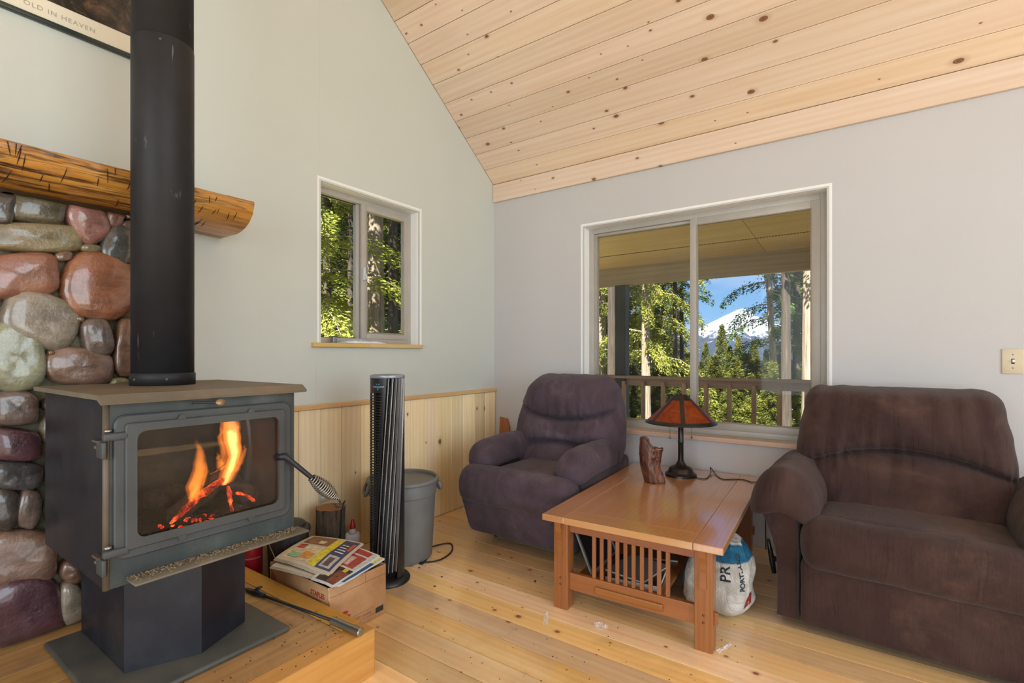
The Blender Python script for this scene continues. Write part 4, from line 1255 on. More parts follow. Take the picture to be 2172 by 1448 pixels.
backrest(r2, SUEDE_2, 0.425, 0.125, 0.36, 1.035, -0.315, -0.135, [0.84, 0.95, 1.01, 1.01, 0.985, 0.94, 0.90],
         [lambda s: 0.56 - 0.17 * s * s + 0.02 * s], 7.0, 0.095, 0.065, 0.019).location.x = -0.05
m = MB(); m.tube([(-0.46, -0.68, 0.22), (-0.520, -0.68, 0.22)], 0.012, 12); m.tube([(-0.515, -0.675, 0.150), (-0.522, -0.68, 0.205), (-0.530, -0.69, 0.265), (-0.536, -0.70, 0.315)], [0.010, 0.013, 0.011, 0.006], 12)
m.build('recline_lever', plain('lever_black', srgb(26, 26, 28), 0.35), r2)

# ================================================================== COFFEE TABLE
TH = 0.445
tb = thing('coffee_table', 'large oak mission coffee table with slatted end between recliners', 'table', (1.722, -0.722, 0.0), R(2.8))
TW, TL = 0.805, 1.335
def tboard(name, a, b, mat, grain, parent=tb, bev=0.003, seg=2):
    """axis-aligned board in table space between corners a and b, grain along 'x','y','z'"""
    c = [(p + q) / 2 for p, q in zip(a, b)]; s = [abs(q - p) for p, q in zip(a, b)]
    if grain == 'x': mtx = frame(c, (1, 0, 0), (0, 0, 1)); size = (s[0], s[1], s[2])
    elif grain == 'y': mtx = frame(c, (0, 1, 0), (0, 0, 1)); size = (s[1], s[0], s[2])
    else: mtx = frame(c, (0, 0, 1), (0, -1, 0)); size = (s[2], s[0], s[1])
    return board(name, size, mat, parent, mtx, bev, seg)
hw, hl = TW / 2, TL / 2
BW = 0.115
zt0 = TH - 0.030
tboard('top_board', (-hw, -hl, zt0), (-hw + BW, hl, TH), M['table_top'], 'y', bev=0.0035)
tboard('top_board', (hw - BW, -hl, zt0), (hw, hl, TH), M['table_top'], 'y', bev=0.0035)
tboard('top_board', (-hw + BW + .0006, -hl, zt0), (hw - BW - .0006, -hl + 0.125, TH), M['table_top'], 'x', bev=0.0015)
tboard('top_board', (-hw + BW + .0006, hl - 0.10, zt0), (hw - BW - .0006, hl, TH), M['table_top'], 'x', bev=0.0015)
tboard('top_panel', (-hw + BW + .0006, -hl + 0.1256, zt0), (hw - BW - .0006, hl - 0.1006, TH - 0.0004), M['table_top'], 'y', bev=0.001)
LG = 0.072
lx, ly = hw - 0.045 - LG / 2, hl - 0.035 - LG / 2
legs = {}
for sx in (-1, 1):
    for sy in (-1, 1):
        legs[sx, sy] = tboard('leg', (sx * lx - LG / 2, sy * ly - LG / 2, 0.0), (sx * lx + LG / 2, sy * ly + LG / 2, zt0), M['table'], 'z', bev=0.004)
        # corbel on the end face of each leg
        m = MB()
        ys = sy * (ly + LG / 2)
        pr = [(0, 0.0), (sy * 0.012, 0.0), (sy * 0.012, 0.07), (sy * 0.016, 0.10), (sy * 0.028, 0.135), (sy * 0.030, 0.160), (0, 0.160)]
        m.prism([(ys + a, zt0 - 0.160 + b) for a, b in pr], 'x', sx * lx - 0.013, sx * lx + 0.013); m.build('corbel', M['table'], tb)
        for pz in (0.118, 0.148) if sy < 0 else ():
            m = MB(); m.lathe([(0.0052, 0), (0.0048, 0.0016), (0.0001, 0.0022)], 12, mat=Matrix.Translation((sx * lx, ys + sy * 0.0001, pz)) @ Matrix.Rotation(R(90), 4, 'X')); m.build('peg', plain('peg_dark', srgb(112, 54, 26), 0.4), tb)
for sy in (-1, 1):
    yc = sy * (ly + 0.004)
    tboard('end_apron', (-lx + LG / 2, yc - 0.011, zt0 - 0.052), (lx - LG / 2, yc + 0.011, zt0), M['table'], 'x')
    tboard('end_rail', (-lx + LG / 2, yc - 0.012, 0.092), (lx - LG / 2, yc + 0.012, 0.172), M['table'], 'x')
    tboard('rail_strip', (-lx + LG / 2 + 0.13, yc + sy * 0.0125 - 0.005 + sy * 0.005, 0.108), (lx - LG / 2 - 0.13, yc + sy * 0.0125 + 0.005 + sy * 0.005, 0.140), M['table'], 'x', bev=0.006)
    for sx in (-1, 1):
        tboard('through_tenon', (sx * (lx + LG / 2) - 0.0005 if sx > 0 else sx * (lx + LG / 2) - 0.014, yc - 0.010, 0.108), (sx * (lx + LG / 2) + 0.014 if sx > 0 else sx * (lx + LG / 2) + 0.0005, yc + 0.010, 0.158), M['table'], 'x', bev=0.002)
    n = 10
    for i in range(n):
        xx = -0.168 + 0.336 * i / (n - 1) + 0.004
        tboard('slat', (xx - 0.0085, yc - 0.0065, 0.172), (xx + 0.0085, yc + 0.0065, zt0 - 0.052), M['table'], 'z', bev=0.0015, seg=1)
for sx in (-1, 1):
    tboard('side_apron', (sx * lx - 0.011, -ly + LG / 2, zt0 - 0.045), (sx * lx + 0.011, ly - LG / 2, zt0), M['table'], 'y')
tboard('shelf', (-lx + LG / 2 + 0.004, -ly + 0.018, 0.118), (0.13, ly - 0.018, 0.136), M['table'], 'y')
tm = tb.matrix_basis.copy()
TM = Matrix.Translation(tb.location) @ Matrix.Rotation(R(2.8), 4, 'Z')
# things lying on the shelf behind the slats
pap = plain('paper_white', srgb(222, 220, 214), 0.6, 0, 0.04)
blackc = plain('cover_black', srgb(34, 34, 38), 0.4)
def book(name, label, size, loc, rz, cmat, group=None, tilt=None):
    t = thing(name, label, 'book', TM @ Vector(loc), R(2.8) + rz, group)
    if tilt: t.rotation_euler = (tilt[0], tilt[1], R(2.8) + rz)
    a, b, c = size
    m = MB(); m.box((-a / 2, -b / 2, 0.0), (a / 2, b / 2, 0.002)); m.box((-a / 2, -b / 2, c - 0.002), (a / 2, b / 2, c)); m.box((-a / 2, -b / 2, 0.002), (-a / 2 + 0.002, b / 2, c - 0.002)); m.build('cover', cmat, t)
    m = MB(); m.box((-a / 2 + 0.0022, -b / 2 + 0.003, 0.0022), (a / 2 - 0.003, b / 2 - 0.003, c - 0.0022)); m.build('pages', pap, t)
book('photo_album', 'black album lying under the table behind the slats', (0.25, 0.29, 0.030), (-0.03, -0.385, 0.1362), 0.12, blackc)
book('magazine', 'grey magazine lying on the black album under the table', (0.20, 0.25, 0.010), (-0.03, -0.39, 0.1664), -0.2, plain('cover_grey', srgb(120, 122, 126), 0.35))
book('magazine', 'worn brown magazine beside the album under the table', (0.18, 0.24, 0.012), (-0.02, -0.05, 0.1362), 0.3, plain('cover_brown', srgb(112, 84, 62), 0.4))
fl = thing('picture_frame', 'white and black picture frame leaning under the table', 'picture frame', TM @ Vector((-0.20, -0.34, 0.1375)), R(2.8))
m = MB(); q = Matrix.Rotation(R(-24), 4, 'Y')
m.bbox((-0.004, -0.20, 0.0), (0.004, 0.14, 0.02), 0.001, 1, q); m.bbox((-0.004, -0.20, 0.22), (0.004, 0.14, 0.24), 0.001, 1, q); m.bbox((-0.004, -0.20, 0.02), (0.004, -0.18, 0.22), 0.001, 1, q); m.bbox((-0.004, 0.12, 0.02), (0.004, 0.14, 0.22), 0.001, 1, q)
fl.location.z += 0.004
m.build('frame', plain('frame_silver', srgb(130, 132, 136), 0.35), fl)
m = MB(); m.box((-0.002, -0.18, 0.02), (0.002, 0.12, 0.22), q); m.build('picture', blackc, fl)

# ---------------------------------------------------------------- bag of cement mix under the table edge
bgm = NT('cement_bag_print')
bg_red = plain('bag_red', srgb(140, 40, 48), 0.45)
_v = bgm.coords()
_w = bgm.noise(_v, 6.0, 3.0, 0.5)
sx_ = bgm.n('ShaderNodeSeparateXYZ'); bgm.l(_v, sx_.inputs[0])
h_ = bgm.math('ADD', sx_.outputs[2], bgm.math('MULTIPLY', _w, 0.10))
a_ = bgm.math('ADD', bgm.math('MULTIPLY', sx_.outputs[0], 0.8), bgm.math('MULTIPLY', sx_.outputs[1], -0.5))
blue = bgm.math('MAXIMUM', bgm.ramp(h_, [(0.300, g1(0)), (0.308, g1(1)), (0.385, g1(1)), (0.393, g1(0))]), bgm.ramp(bgm.math('ADD', a_, 0.5), [(0.398, g1(0)), (0.403, g1(1)), (0.446, g1(1)), (0.451, g1(0))]))
_c = bgm.mix(blue, bgm.ramp(_w, [(0.3, srgb(206, 200, 190)), (0.7, srgb(232, 228, 222))]), srgb(28, 104, 140))
bgm.col(_c); bgm.rough(0.42); bgm.bump(bgm.noise(_v, 14.0, 6.0, 0.7, 2.0), 0.9, 0.03)
bc = Vector((2.035, -0.93, 0.0))
bg = thing('cement_bag', 'crumpled white and blue plastic sack beside the table leg', 'bag', bc)
def bagfn(p):
    t = (p.z + 0.17) / 0.34
    k = (1.0 - 0.30 * sstep(0.45, 1.0, t)) * (0.93 + 0.07 * sstep(0, 0.2, t))
    a = math.atan2(p.y, p.x)
    k *= 1 + 0.09 * nz(math.cos(a) * 2.1, math.sin(a) * 2.1, t * 3.5) + 0.06 * abs(nz(math.cos(a) * 5, math.sin(a) * 5, t * 7)) - 0.02
    return Vector((p.x * k + 0.03 * t * t, p.y * k, 0.172 + p.z * (1 + 0.06 * nz(p.x * 8, p.y * 8, 3.0) * sstep(.2, 1, t)) + 0.02 * sstep(0.6, 1, t) * nz(p.x * 22, p.y * 22, 1)))
V, F = rbox((0.150, 0.125, 0.17), (0.09, 0.08, 0.07), (40, 34, 40), bagfn)
m = MB(); m.add(V, F, smooth=True); sack_o = m.build('sack', bgm.m, bg)
from mathutils.bvhtree import BVHTree
sack_bvh = BVHTree.FromPolygons([tuple(v.co) for v in sack_o.data.vertices], [tuple(p.vertices) for p in sack_o.data.polygons])
def on_sack(a, h, off=0.0015):
    d = Vector((math.cos(a), math.sin(a), 0))
    loc, nor, _i, _d = sack_bvh.ray_cast(d * 0.6 + Vector((0.02, 0, h)), -d)
    return (loc + nor * off) if loc is not None else d * 0.15 + Vector((0, 0, h))
def sack_text(body, size, ang, z, name):
    """letters bent round the sack"""
    t = text_mesh(name, body, size, plain(name + '_ink', srgb(42, 58, 74), 0.5), bg, Matrix.Identity(4), 0.0003, 'CENTER', 1.0, 0.001)
    for v in t.data.vertices:
        s, up, dz = v.co
        s, up = -up, s                                   # runs up the sack
        a = ang + s / 0.135
        hh = z + up
        v.co = on_sack(a, hh)
sack_text('PR', 0.062, R(-62), 0.215, 'large_print')
sack_text('PORTLAND', 0.030, R(-38), 0.225, 'small_print')

# ---------------------------------------------------------------- table lamp
BRONZE = plain('lamp_bronze', srgb(58, 54, 52), 0.36, 0.75, 0.2)
lp_ = hit(1444, 1008, 'z', TH)
lp = thing('table_lamp', 'bronze table lamp with amber mica cone shade on coffee table', 'lamp', (lp_.x, lp_.y, TH))
m = MB(); m.lathe([(0.094, 0.0), (0.094, 0.012), (0.088, 0.018), (0.080, 0.022), (0.076, 0.030), (0.070, 0.046), (0.058, 0.056), (0.036, 0.064), (0.024, 0.080), (0.018, 0.094)], 48); m.build('base', BRONZE, lp, sharp=40)
m = MB(); m.lathe([(0.017, 0.094), (0.0165, 0.205), (0.0185, 0.208), (0.0185, 0.213), (0.0165, 0.216), (0.0165, 0.318), (0.021, 0.325), (0.020, 0.333)], 28); m.build('stem', BRONZE, lp, sharp=40)
z0s, z1s, r0s, r1s = 0.338, 0.498, 0.205, 0.040
MICA = NT('amber_mica')
_v = MICA.coords(); _f = MICA.noise(_v, 16.0, 6.0, 0.7, 1.0)
MICA.col(MICA.ramp(_f, [(0.3, srgb(120, 52, 22)), (0.7, srgb(190, 92, 42))])); MICA.rough(0.35)
tl_ = MICA.n('ShaderNodeBsdfTranslucent'); MICA.l(MICA.ramp(_f, [(0.3, srgb(190, 70, 20)), (0.7, srgb(240, 130, 60))]), tl_.inputs[0])
mx_ = MICA.n('ShaderNodeMixShader'); mx_.inputs[0].default_value = 0.6
MICA.l(MICA.p.outputs[0], mx_.inputs[1]); MICA.l(tl_.outputs[0], mx_.inputs[2]); MICA.l(mx_.outputs[0], MICA.out.inputs['Surface'])
def cone_pt(t, a, off=0.0):
    r = r0s + (r1s - r0s) * t + off; z = z0s + (z1s - z0s) * t + off * 0.6
    return (r * math.cos(a), r * math.sin(a), z)
NPAN = 6
a0 = math.atan2(CAM.y - lp_.y, CAM.x - lp_.x) + R(4)
sh = MB()
sh.grid([[cone_pt(t, 2 * math.pi * k / 60, 0.0015) for k in range(60)] for t in (-0.035, 0.07)], close_v=True)
sh.grid([[cone_pt(t, 2 * math.pi * k / 60, 0.0015) for k in range(60)] for t in (0.84, 1.0, 1.03)], close_v=True)
sh.tube([cone_pt(-0.035, 2 * math.pi * k / 60) for k in range(61)], 0.004, 8, cap=False)
sh.lathe([(0.002, z1s + 0.004), (r1s - 0.002, z1s + 0.002)], 30, cap=False)
for i in range(NPAN):
    a = a0 + 2 * math.pi * i / NPAN
    sh.grid([[cone_pt(t, a - 0.013 / (r0s + (r1s - r0s) * t), 0.002), cone_pt(t, a + 0.013 / (r0s + (r1s - r0s) * t), 0.002)] for t in [q / 8 for q in range(9)]])
shade = sh.build('lamp_shade', BRONZE, lp)
for i in range(NPAN):
    a = a0 + 2 * math.pi * i / NPAN; b = 2 * math.pi / NPAN
    m = MB(); m.grid([[cone_pt(0.03 + 0.86 * q / 6, a + b * w / 10) for w in range(11)] for q in range(7)]); m.build('mica_panel', MICA.m, shade)
m = MB(); m.lathe([(0.006, z1s), (0.006, z1s + 0.010), (0.0095, z1s + 0.018), (0.008, z1s + 0.026), (0.0001, z1s + 0.029)], 16); m.tube([(0, 0, 0.333), (0, 0, z1s)], 0.004, 8); m.build('finial', plain('finial_wood', srgb(70, 40, 30), 0.3), lp)
for s in (-1, 1):
    dx, dy = math.cos(YAW) * 0.068 * s, math.sin(YAW) * 0.068 * s
    m = MB(); m.tube([(dx * 0.4, dy * 0.4, 0.350), (dx, dy, 0.340), (dx, dy, 0.242)], 0.0011, 6); ch = m.build('pull_chain', BRONZE, lp)
    m = MB(); m.lathe([(0.0001, 0.228), (0.005, 0.2305), (0.0068, 0.236), (0.005, 0.2415), (0.0001, 0.244)], 14, dx, dy); m.build('chain_ball', plain('ball_steel', srgb(120, 118, 116), 0.25, 0.9), ch)
CORD = plain('cord_black', srgb(22, 22, 24), 0.5)
pts = [hit(x, y, 'z', TH + 0.0035) for x, y in ((1474, 1012), (1484, 1014), (1497, 1015), (1505, 1008))]
pts += [hit(1508, 1000, 'z', TH + 0.012) , hit(1509, 989, 'z', TH + 0.034) + Vector((0, -.03, 0)), hit(1513, 999, 'z', TH + 0.012)]
pts += [hit(x, y, 'z', TH + 0.0035) for x, y in ((1521, 1009), (1534, 1016), (1556, 1016), (1578, 1017))]
tail = hit(1594, 1022, 'z', TH + 0.0035)
pts += [tail, tail + Vector((0.035, 0.02, 0.0)), tail + Vector((0.060, 0.035, -0.03)), tail + Vector((0.066, 0.045, -0.16)), tail + Vector((0.07, 0.05, -0.40))]
def smooth_path(p, sub=6):
    p = [Vector(q) for q in p]; out = []
    for i in range(len(p) - 1):
        a, b, c, d = p[max(i - 1, 0)], p[i], p[i + 1], p[min(i + 2, len(p) - 1)]
        for k in range(sub):
            t = k / sub
            out.append(0.5 * ((2 * b) + (c - a) * t + (2 * a - 5 * b + 4 * c - d) * t * t + (3 * b - a - 3 * c + d) * t ** 3))
    out.append(p[-1]); return out
m = MB(); m.tube(smooth_path(pts), 0.0028, 7); m.build('lamp_cord', CORD, lp, world=True)

# ---------------------------------------------------------------- driftwood vase
vp = hit(1384, 1022, 'z', TH)
dw = NT('polished_driftwood')
_v = dw.coords(); mp = dw.n('ShaderNodeMapping'); mp.inputs['Scale'].default_value = (1, 1, 0.16); dw.l(_v, mp.inputs['Vector'])
_f = dw.noise(mp.outputs[0], 46.0, 6.0, 0.6, 1.0)
dw.col(dw.ramp(_f, [(0.3, srgb(44, 24, 20)), (0.5, srgb(92, 52, 38)), (0.72, srgb(150, 98, 68))])); dw.rough(0.22); dw.set(Coat_Weight=0.5, Coat_Roughness=0.1)
dw.bump(dw.noise(mp.outputs[0], 60.0, 6.0, 0.7), 0.7, 0.01)
va = thing('driftwood_vase', 'glossy brown hollow driftwood piece standing on coffee table', 'vase', (vp.x, vp.y, TH))
rows = []
N = 36
def dtop(a):
    return 0.205 + 0.055 * sstep(-0.2, 0.5, math.cos(a - R(190))) + 0.010 * nz(math.cos(a) * 3, math.sin(a) * 3, 2) + 0.012 * nz(a * 5, 1.0)
for i in range(19):
    t = i / 18; row = []
    for k in range(N):
        a = 2 * math.pi * k / N
        z = t * dtop(a)
        lean = -0.010 + 0.03 * math.sin(t * 2.4)
        r = (0.055 + 0.008 * math.sin(3 * a) + 0.007 * nz(math.cos(a) * 2, math.sin(a) * 2, t * 3) + 0.004 * nz(a * 6, t * 9, 4))
        r += 0.012 * sstep(0.86, 1.0, t) * (0.4 + nz(a * 3, 8))
        row.append((r * 1.08 * math.cos(a) - lean * 0.8, r * 0.72 * math.sin(a) - lean * 0.5, z))
    rows.append(row)
for t, q in ((0.99, 0.80), (0.7, 0.62), (0.35, 0.5)):
    rows.append([(rows[18][k][0] * q, rows[18][k][1] * q, t * dtop(2 * math.pi * k / N)) for k in range(N)])
m = MB(); m.grid(rows, close_v=True); m.f.append(tuple(reversed(range(N)))); m.sm.append(False); L = len(rows) - 1
m.f.append(tuple(L * N + k for k in range(N))); m.sm.append(False)
m.build('driftwood', dw.m, va)
m = MB()
for (a, z, r) in ((-60, 0.155, 0.016), (-75, 0.13, 0.012), (-30, 0.14, 0.010), (-80, 0.165, 0.010)):
    aa = R(a); V, F = rbox((r, r * 0.8, r * 1.3), (r * .9, r * .7, r * 1.1), (8, 8, 8), lambda p: p + Vector((1, 1, 1)) * 0.003 * nz(p.x * 90, p.y * 90, p.z * 90))
    m.add(V, F, Matrix.Translation((0.056 * math.cos(aa) - 0.012, 0.038 * math.sin(aa) - 0.006, z)), True)
m.build('burl', dw.m, va)
# red mark low on the sack
t_ = []
for (u, h) in ((-0.018, 0.065), (0.028, 0.085), (0.036, 0.128), (0.008, 0.135), (-0.006, 0.105)):
    t_.append(on_sack(R(-30) + u / 0.135, h, 0.004))
m = MB(); m.add(t_, [(0, 1, 2, 3, 4)]); m.build('red_mark', bg_red, bg, fix=False)

# ================================================================== SMALL THINGS BY THE GABLE WALL
# ---------------------------------------------------------------- tower fan
fp = hit(822, 1228, 'z', 0.0)
tf = thing('tower_fan', 'slim black tower fan with silver louvres standing by the wainscot', 'fan', (fp.x, fp.y, 0.0))
FB = plain('fan_black', srgb(34, 35, 38), 0.38)
FD = plain('fan_core_dark', srgb(18, 18, 20), 0.6)
FS = plain('fan_silver', srgb(150, 150, 150), 0.36, 0.6, 0.05)
FT = plain('fan_top_grey', srgb(150, 158, 170), 0.3, 0.3, 0.05)
fa = math.atan2(CAM.y - fp.y, CAM.x - fp.x)                 # azimuth that faces the viewer; + turns to the right
m = MB(); m.lathe([(0.118, 0.0), (0.120, 0.010), (0.112, 0.020), (0.085, 0.026), (0.050, 0.030)], 48); m.build('base', FB, tf, sharp=50)
FH = 1.092
m = MB(); m.lathe([(0.066, 0.03), (0.070, 0.10), (0.072, 1.03)], 32); m.build('core', FD, tf)
def fz(z): return (z - 0.1) / (FH - 0.1)
def shell(a_lo, a_hi, r, z0, z1, nn=12, nzs=24):
    """curved panel; a_lo/a_hi give degrees right of the viewer as functions of height"""
    P = []
    for i in range(nzs + 1):
        z = z0 + (z1 - z0) * i / nzs
        P.append([(r * math.cos(fa + R(a_lo(z) + (a_hi(z) - a_lo(z)) * k / nn)), r * math.sin(fa + R(a_lo(z) + (a_hi(z) - a_lo(z)) * k / nn)), z) for k in range(nn + 1)])
    return P
sw = lambda z: -42 + 42 * fz(z)                             # louvre opening leans with height
m = MB()
m.grid(shell(lambda z: sw(z) - 16, lambda z: sw(z) - 2, 0.089, 0.03, 1.085)); m.build('divider', FB, tf, fix=False)
m = MB(); m.grid(shell(lambda z: sw(z) + 78, lambda z: 190, 0.089, 0.03, 1.085)); m.build('housing', FB, tf, fix=False)
m = MB(); m.grid(shell(lambda z: -110, lambda z: sw(z) - 14, 0.0895, 1.000, 1.085, 12, 4)); m.build('control_panel', FB, tf, fix=False)
m = MB(); m.grid(shell(lambda z: -110, lambda z: sw(z) - 14, 0.089, 0.03, 0.12, 12, 4)); m.build('lower_panel', FB, tf, fix=False)
m = MB()
for i in range(62):
    z = 0.125 + i * 0.0141
    pts = [(0.089 * math.cos(fa + R(-112 + (sw(z) - 14 + 112) * k / 9)), 0.089 * math.sin(fa + R(-112 + (sw(z) - 14 + 112) * k / 9)), z) for k in range(10)]
    m.tube(pts, 0.0032, 5)
for k in range(5):
    m.tube([(0.087 * math.cos(fa + R(-105 + 20 * k)), 0.087 * math.sin(fa + R(-105 + 20 * k)), z) for z in (0.12, 1.0)], 0.002, 5)
o = m.build('intake_grille', FB, tf); o['kind'] = 'stuff'
for k in range(6):
    P = []
    for i in range(25):
        z = 0.07 + (1.075 - 0.07) * i / 24
        a = fa + R(sw(z) + 4 + 13.5 * k)
        ux, uy = math.cos(a), math.sin(a)
        P.append([(ux * 0.080 + uy * 0.004, uy * 0.080 - ux * 0.004, z), (ux * 0.092, uy * 0.092, z), (ux * 0.092 - uy * 0.0035, uy * 0.092 + ux * 0.0035, z), (ux * 0.080 - uy * 0.001, uy * 0.080 + ux * 0.001, z)])
    m = MB(); m.grid(P, smooth=False, close_v=True); m.build('louvre', FS, tf)
m = MB()
for i in range(9):
    z = 0.16 + i * 0.105
    m.tube([(0.078 * math.cos(fa + R(sw(z) - 2 + 8 * k)), 0.078 * math.sin(fa + R(sw(z) - 2 + 8 * k)), z) for k in range(11)], 0.0025, 5)
m.build('louvre_links', FB, tf)
m = MB(); m.lathe([(0.0905, 1.078), (0.0925, 1.084), (0.0915, 1.091), (0.078, 1.0955), (0.0001, 1.097)], 48); m.build('top_cap', FT, tf, sharp=50)
# maker's name and emblem on the curved front
lt = text_mesh('maker_name', 'VORNADO', 0.0140, plain('print_white', srgb(214, 220, 226), 0.4), tf, Matrix.Identity(4), 0.0002, 'CENTER', 1.0, 0.0003)
for v in lt.data.vertices:
    a = fa + R(-33) + v.co.x / 0.0905; v.co = Vector((0.0905 * math.cos(a), 0.0905 * math.sin(a), 1.028 + v.co.y))
m = MB()
for pts in ([(-0.014, 0.017), (-0.006, 0.017), (-0.002, 0.010), (-0.006, 0.010)], [(0.014, 0.017), (0.006, 0.017), (0.002, 0.010), (0.006, 0.010)], [(-0.006, -0.008), (0.006, -0.008), (0, -0.020)]):
    V = []
    for s_, u_ in pts:
        a = fa + R(-33) + s_ / 0.0905; V.append((0.0906 * math.cos(a), 0.0906 * math.sin(a), 1.033 + u_))
    m.add(V, [tuple(range(len(V)))])
m.build('emblem', plain('emblem_blue', srgb(60, 150, 200), 0.4), tf, fix=False)
cp = [hit(x, y, 'z', 0.005) for x, y in ((838, 1196), (870, 1193), (905, 1192), (935, 1186), (957, 1170), (958, 1154), (940, 1153), (905, 1163), (880, 1178), (858, 1190))]
cp = [Vector((fp.x - 0.03, fp.y + 0.10, 0.012))] + cp[:9] + [Vector((fp.x + 0.02, fp.y + 0.24, 0.005)), Vector((fp.x - 0.12, fp.y + 0.42, 0.005)), Vector((0.07, fp.y + 0.50, 0.005))]
m = MB(); m.tube(smooth_path(cp), 0.0045, 8); m.build('power_cord', CORD, tf, world=True)

# ---------------------------------------------------------------- grey bin
bp = Vector((0.352, -1.365, 0))
GB = plain('bin_grey_plastic', srgb(112, 114, 114), 0.5, 0, 0.14, 5, 0.15)
tbn = thing('trash_bin', 'round grey plastic bin standing behind the tower fan', 'bin', bp)
m = MB(); m.lathe([(0.165, 0.0), (0.172, 0.012), (0.190, 0.32), (0.192, 0.375), (0.198, 0.380), (0.200, 0.448), (0.199, 0.452)], 56); m.lathe([(0.194, 0.452), (0.186, 0.32), (0.165, 0.02), (0.0001, 0.02)], 56, cap=False)
m.build('bin_body', GB, tbn, sharp=40)
m = MB(); m.lathe([(0.199, 0.448), (0.211, 0.450), (0.214, 0.460), (0.211, 0.470), (0.200, 0.474), (0.194, 0.466), (0.194, 0.450)], 56, cap=False); m.build('rim', GB, tbn)
for s in (-1, 1):
    a = fa + R(90 * s + 8); c_ = Vector((math.cos(a), math.sin(a), 0)); t_ = Vector((-c_.y, c_.x, 0))
    q0 = c_ * 0.202
    m = MB(); m.tube(smooth_path([q0 + t_ * 0.06 + Vector((0, 0, 0.44)), q0 + c_ * 0.016 + t_ * 0.055 + Vector((0, 0, 0.40)), q0 + c_ * 0.018 + Vector((0, 0, 0.385)), q0 + c_ * 0.016 - t_ * 0.055 + Vector((0, 0, 0.40)), q0 - t_ * 0.06 + Vector((0, 0, 0.44))]), 0.010, 8); m.build('handle', GB, tbn)
m = MB(); m.lathe([(0.0001, 0.30), (0.172, 0.302)], 24, cap=False); m.v = [(a, b, c + 0.02 * nz(a * 9, b * 9)) for a, b, c in m.v]; m.build('bin_contents', plain('rubbish_brown', srgb(96, 80, 66), 0.8, 0, 0.4, 14), tbn)

# ---------------------------------------------------------------- stump, bottle, lidded pail, extinguisher
bark = NT('stump_bark')
_v = bark.coords(); mp = bark.n('ShaderNodeMapping'); mp.inputs['Scale'].default_value = (1, 1, 0.18); bark.l(_v, mp.inputs['Vector'])
_f = bark.noise(mp.outputs[0], 42.0, 7.0, 0.7)
bark.col(bark.ramp(_f, [(0.35, srgb(48, 38, 30)), (0.65, srgb(110, 90, 72))])); bark.rough(0.9); bark.bump(_f, 1.0, 0.03)
ends = NT('stump_end')
_v = ends.coords(); wv = ends.n('ShaderNodeTexWave', wave_type='RINGS', rings_direction='Z'); ends.l(_v, wv.inputs['Vector']); wv.inputs['Scale'].default_value = 24; wv.inputs['Distortion'].default_value = 2.5
ends.col(ends.ramp(wv.outputs['Fac'], [(0.2, srgb(112, 76, 44)), (0.8, srgb(160, 116, 72))])); ends.rough(0.8)
sm_ = thing('firewood_stump', 'short bark-covered firewood round standing against the wainscot', 'firewood', (0.215, -1.765, 0.0))
m = MB(); rows = []
for i in range(13):
    z = 0.365 * i / 12
    rows.append([((0.078 + 0.008 * nz(math.cos(a) * 3, math.sin(a) * 3, z * 5) + 0.003 * nz(a * 8, z * 2, 3)) * math.cos(a), (0.078 + 0.008 * nz(math.cos(a) * 3, math.sin(a) * 3, z * 5) + 0.003 * nz(a * 8, z * 2, 3)) * math.sin(a), z) for a in [2 * math.pi * k / 40 for k in range(40)]])
m.grid(rows, close_v=True); m.f.append(tuple(reversed(range(40)))); m.sm.append(False); m.build('bark', bark.m, sm_)
m = MB(); V = [(x * 0.97, y * 0.97, 0.3655 + 0.004 * nz(x * 20, y * 20)) for x, y, z in rows[-1]]; m.add(V, [tuple(range(40))]); m.build('sawn_end', ends.m, sm_)
# long black tool leaning in front of the stump
tl = thing('poker_hook', 'thin black hooked rod leaning on the firewood round', 'fire tool', (0.31, -1.78, 0.0))
m = MB(); m.tube(smooth_path([(0.325, -1.80, 0.004), (0.312, -1.772, 0.20), (0.306, -1.755, 0.36), (0.304, -1.748, 0.392), (0.297, -1.735, 0.405), (0.292, -1.742, 0.39)]), 0.0042, 8); m.build('rod', CORD, tl, world=True)

bo = thing('lighter_fluid_bottle', 'white plastic bottle with red cap beside the firewood round', 'bottle', (0.22, -1.625, 0.0))
WP = plain('bottle_white', srgb(218, 214, 214), 0.4, 0, 0.04)
V, F = rbox((0.045, 0.030, 0.095), (0.028, 0.022, 0.03), (12, 12, 12), lambda p: p + Vector((0, 0, 0.095)))
m = MB(); m.add(V, F, smooth=True); m.lathe([(0.028, 0.185), (0.016, 0.203), (0.013, 0.212)], 20); m.build('bottle_body', WP, bo, Matrix.Rotation(R(50), 4, 'Z'))
m = MB(); m.lathe([(0.0165, 0.212), (0.0165, 0.232), (0.013, 0.238), (0.008, 0.262), (0.0001, 0.264)], 20); m.build('cap', plain('cap_red', srgb(176, 34, 34), 0.35), bo, sharp=40)

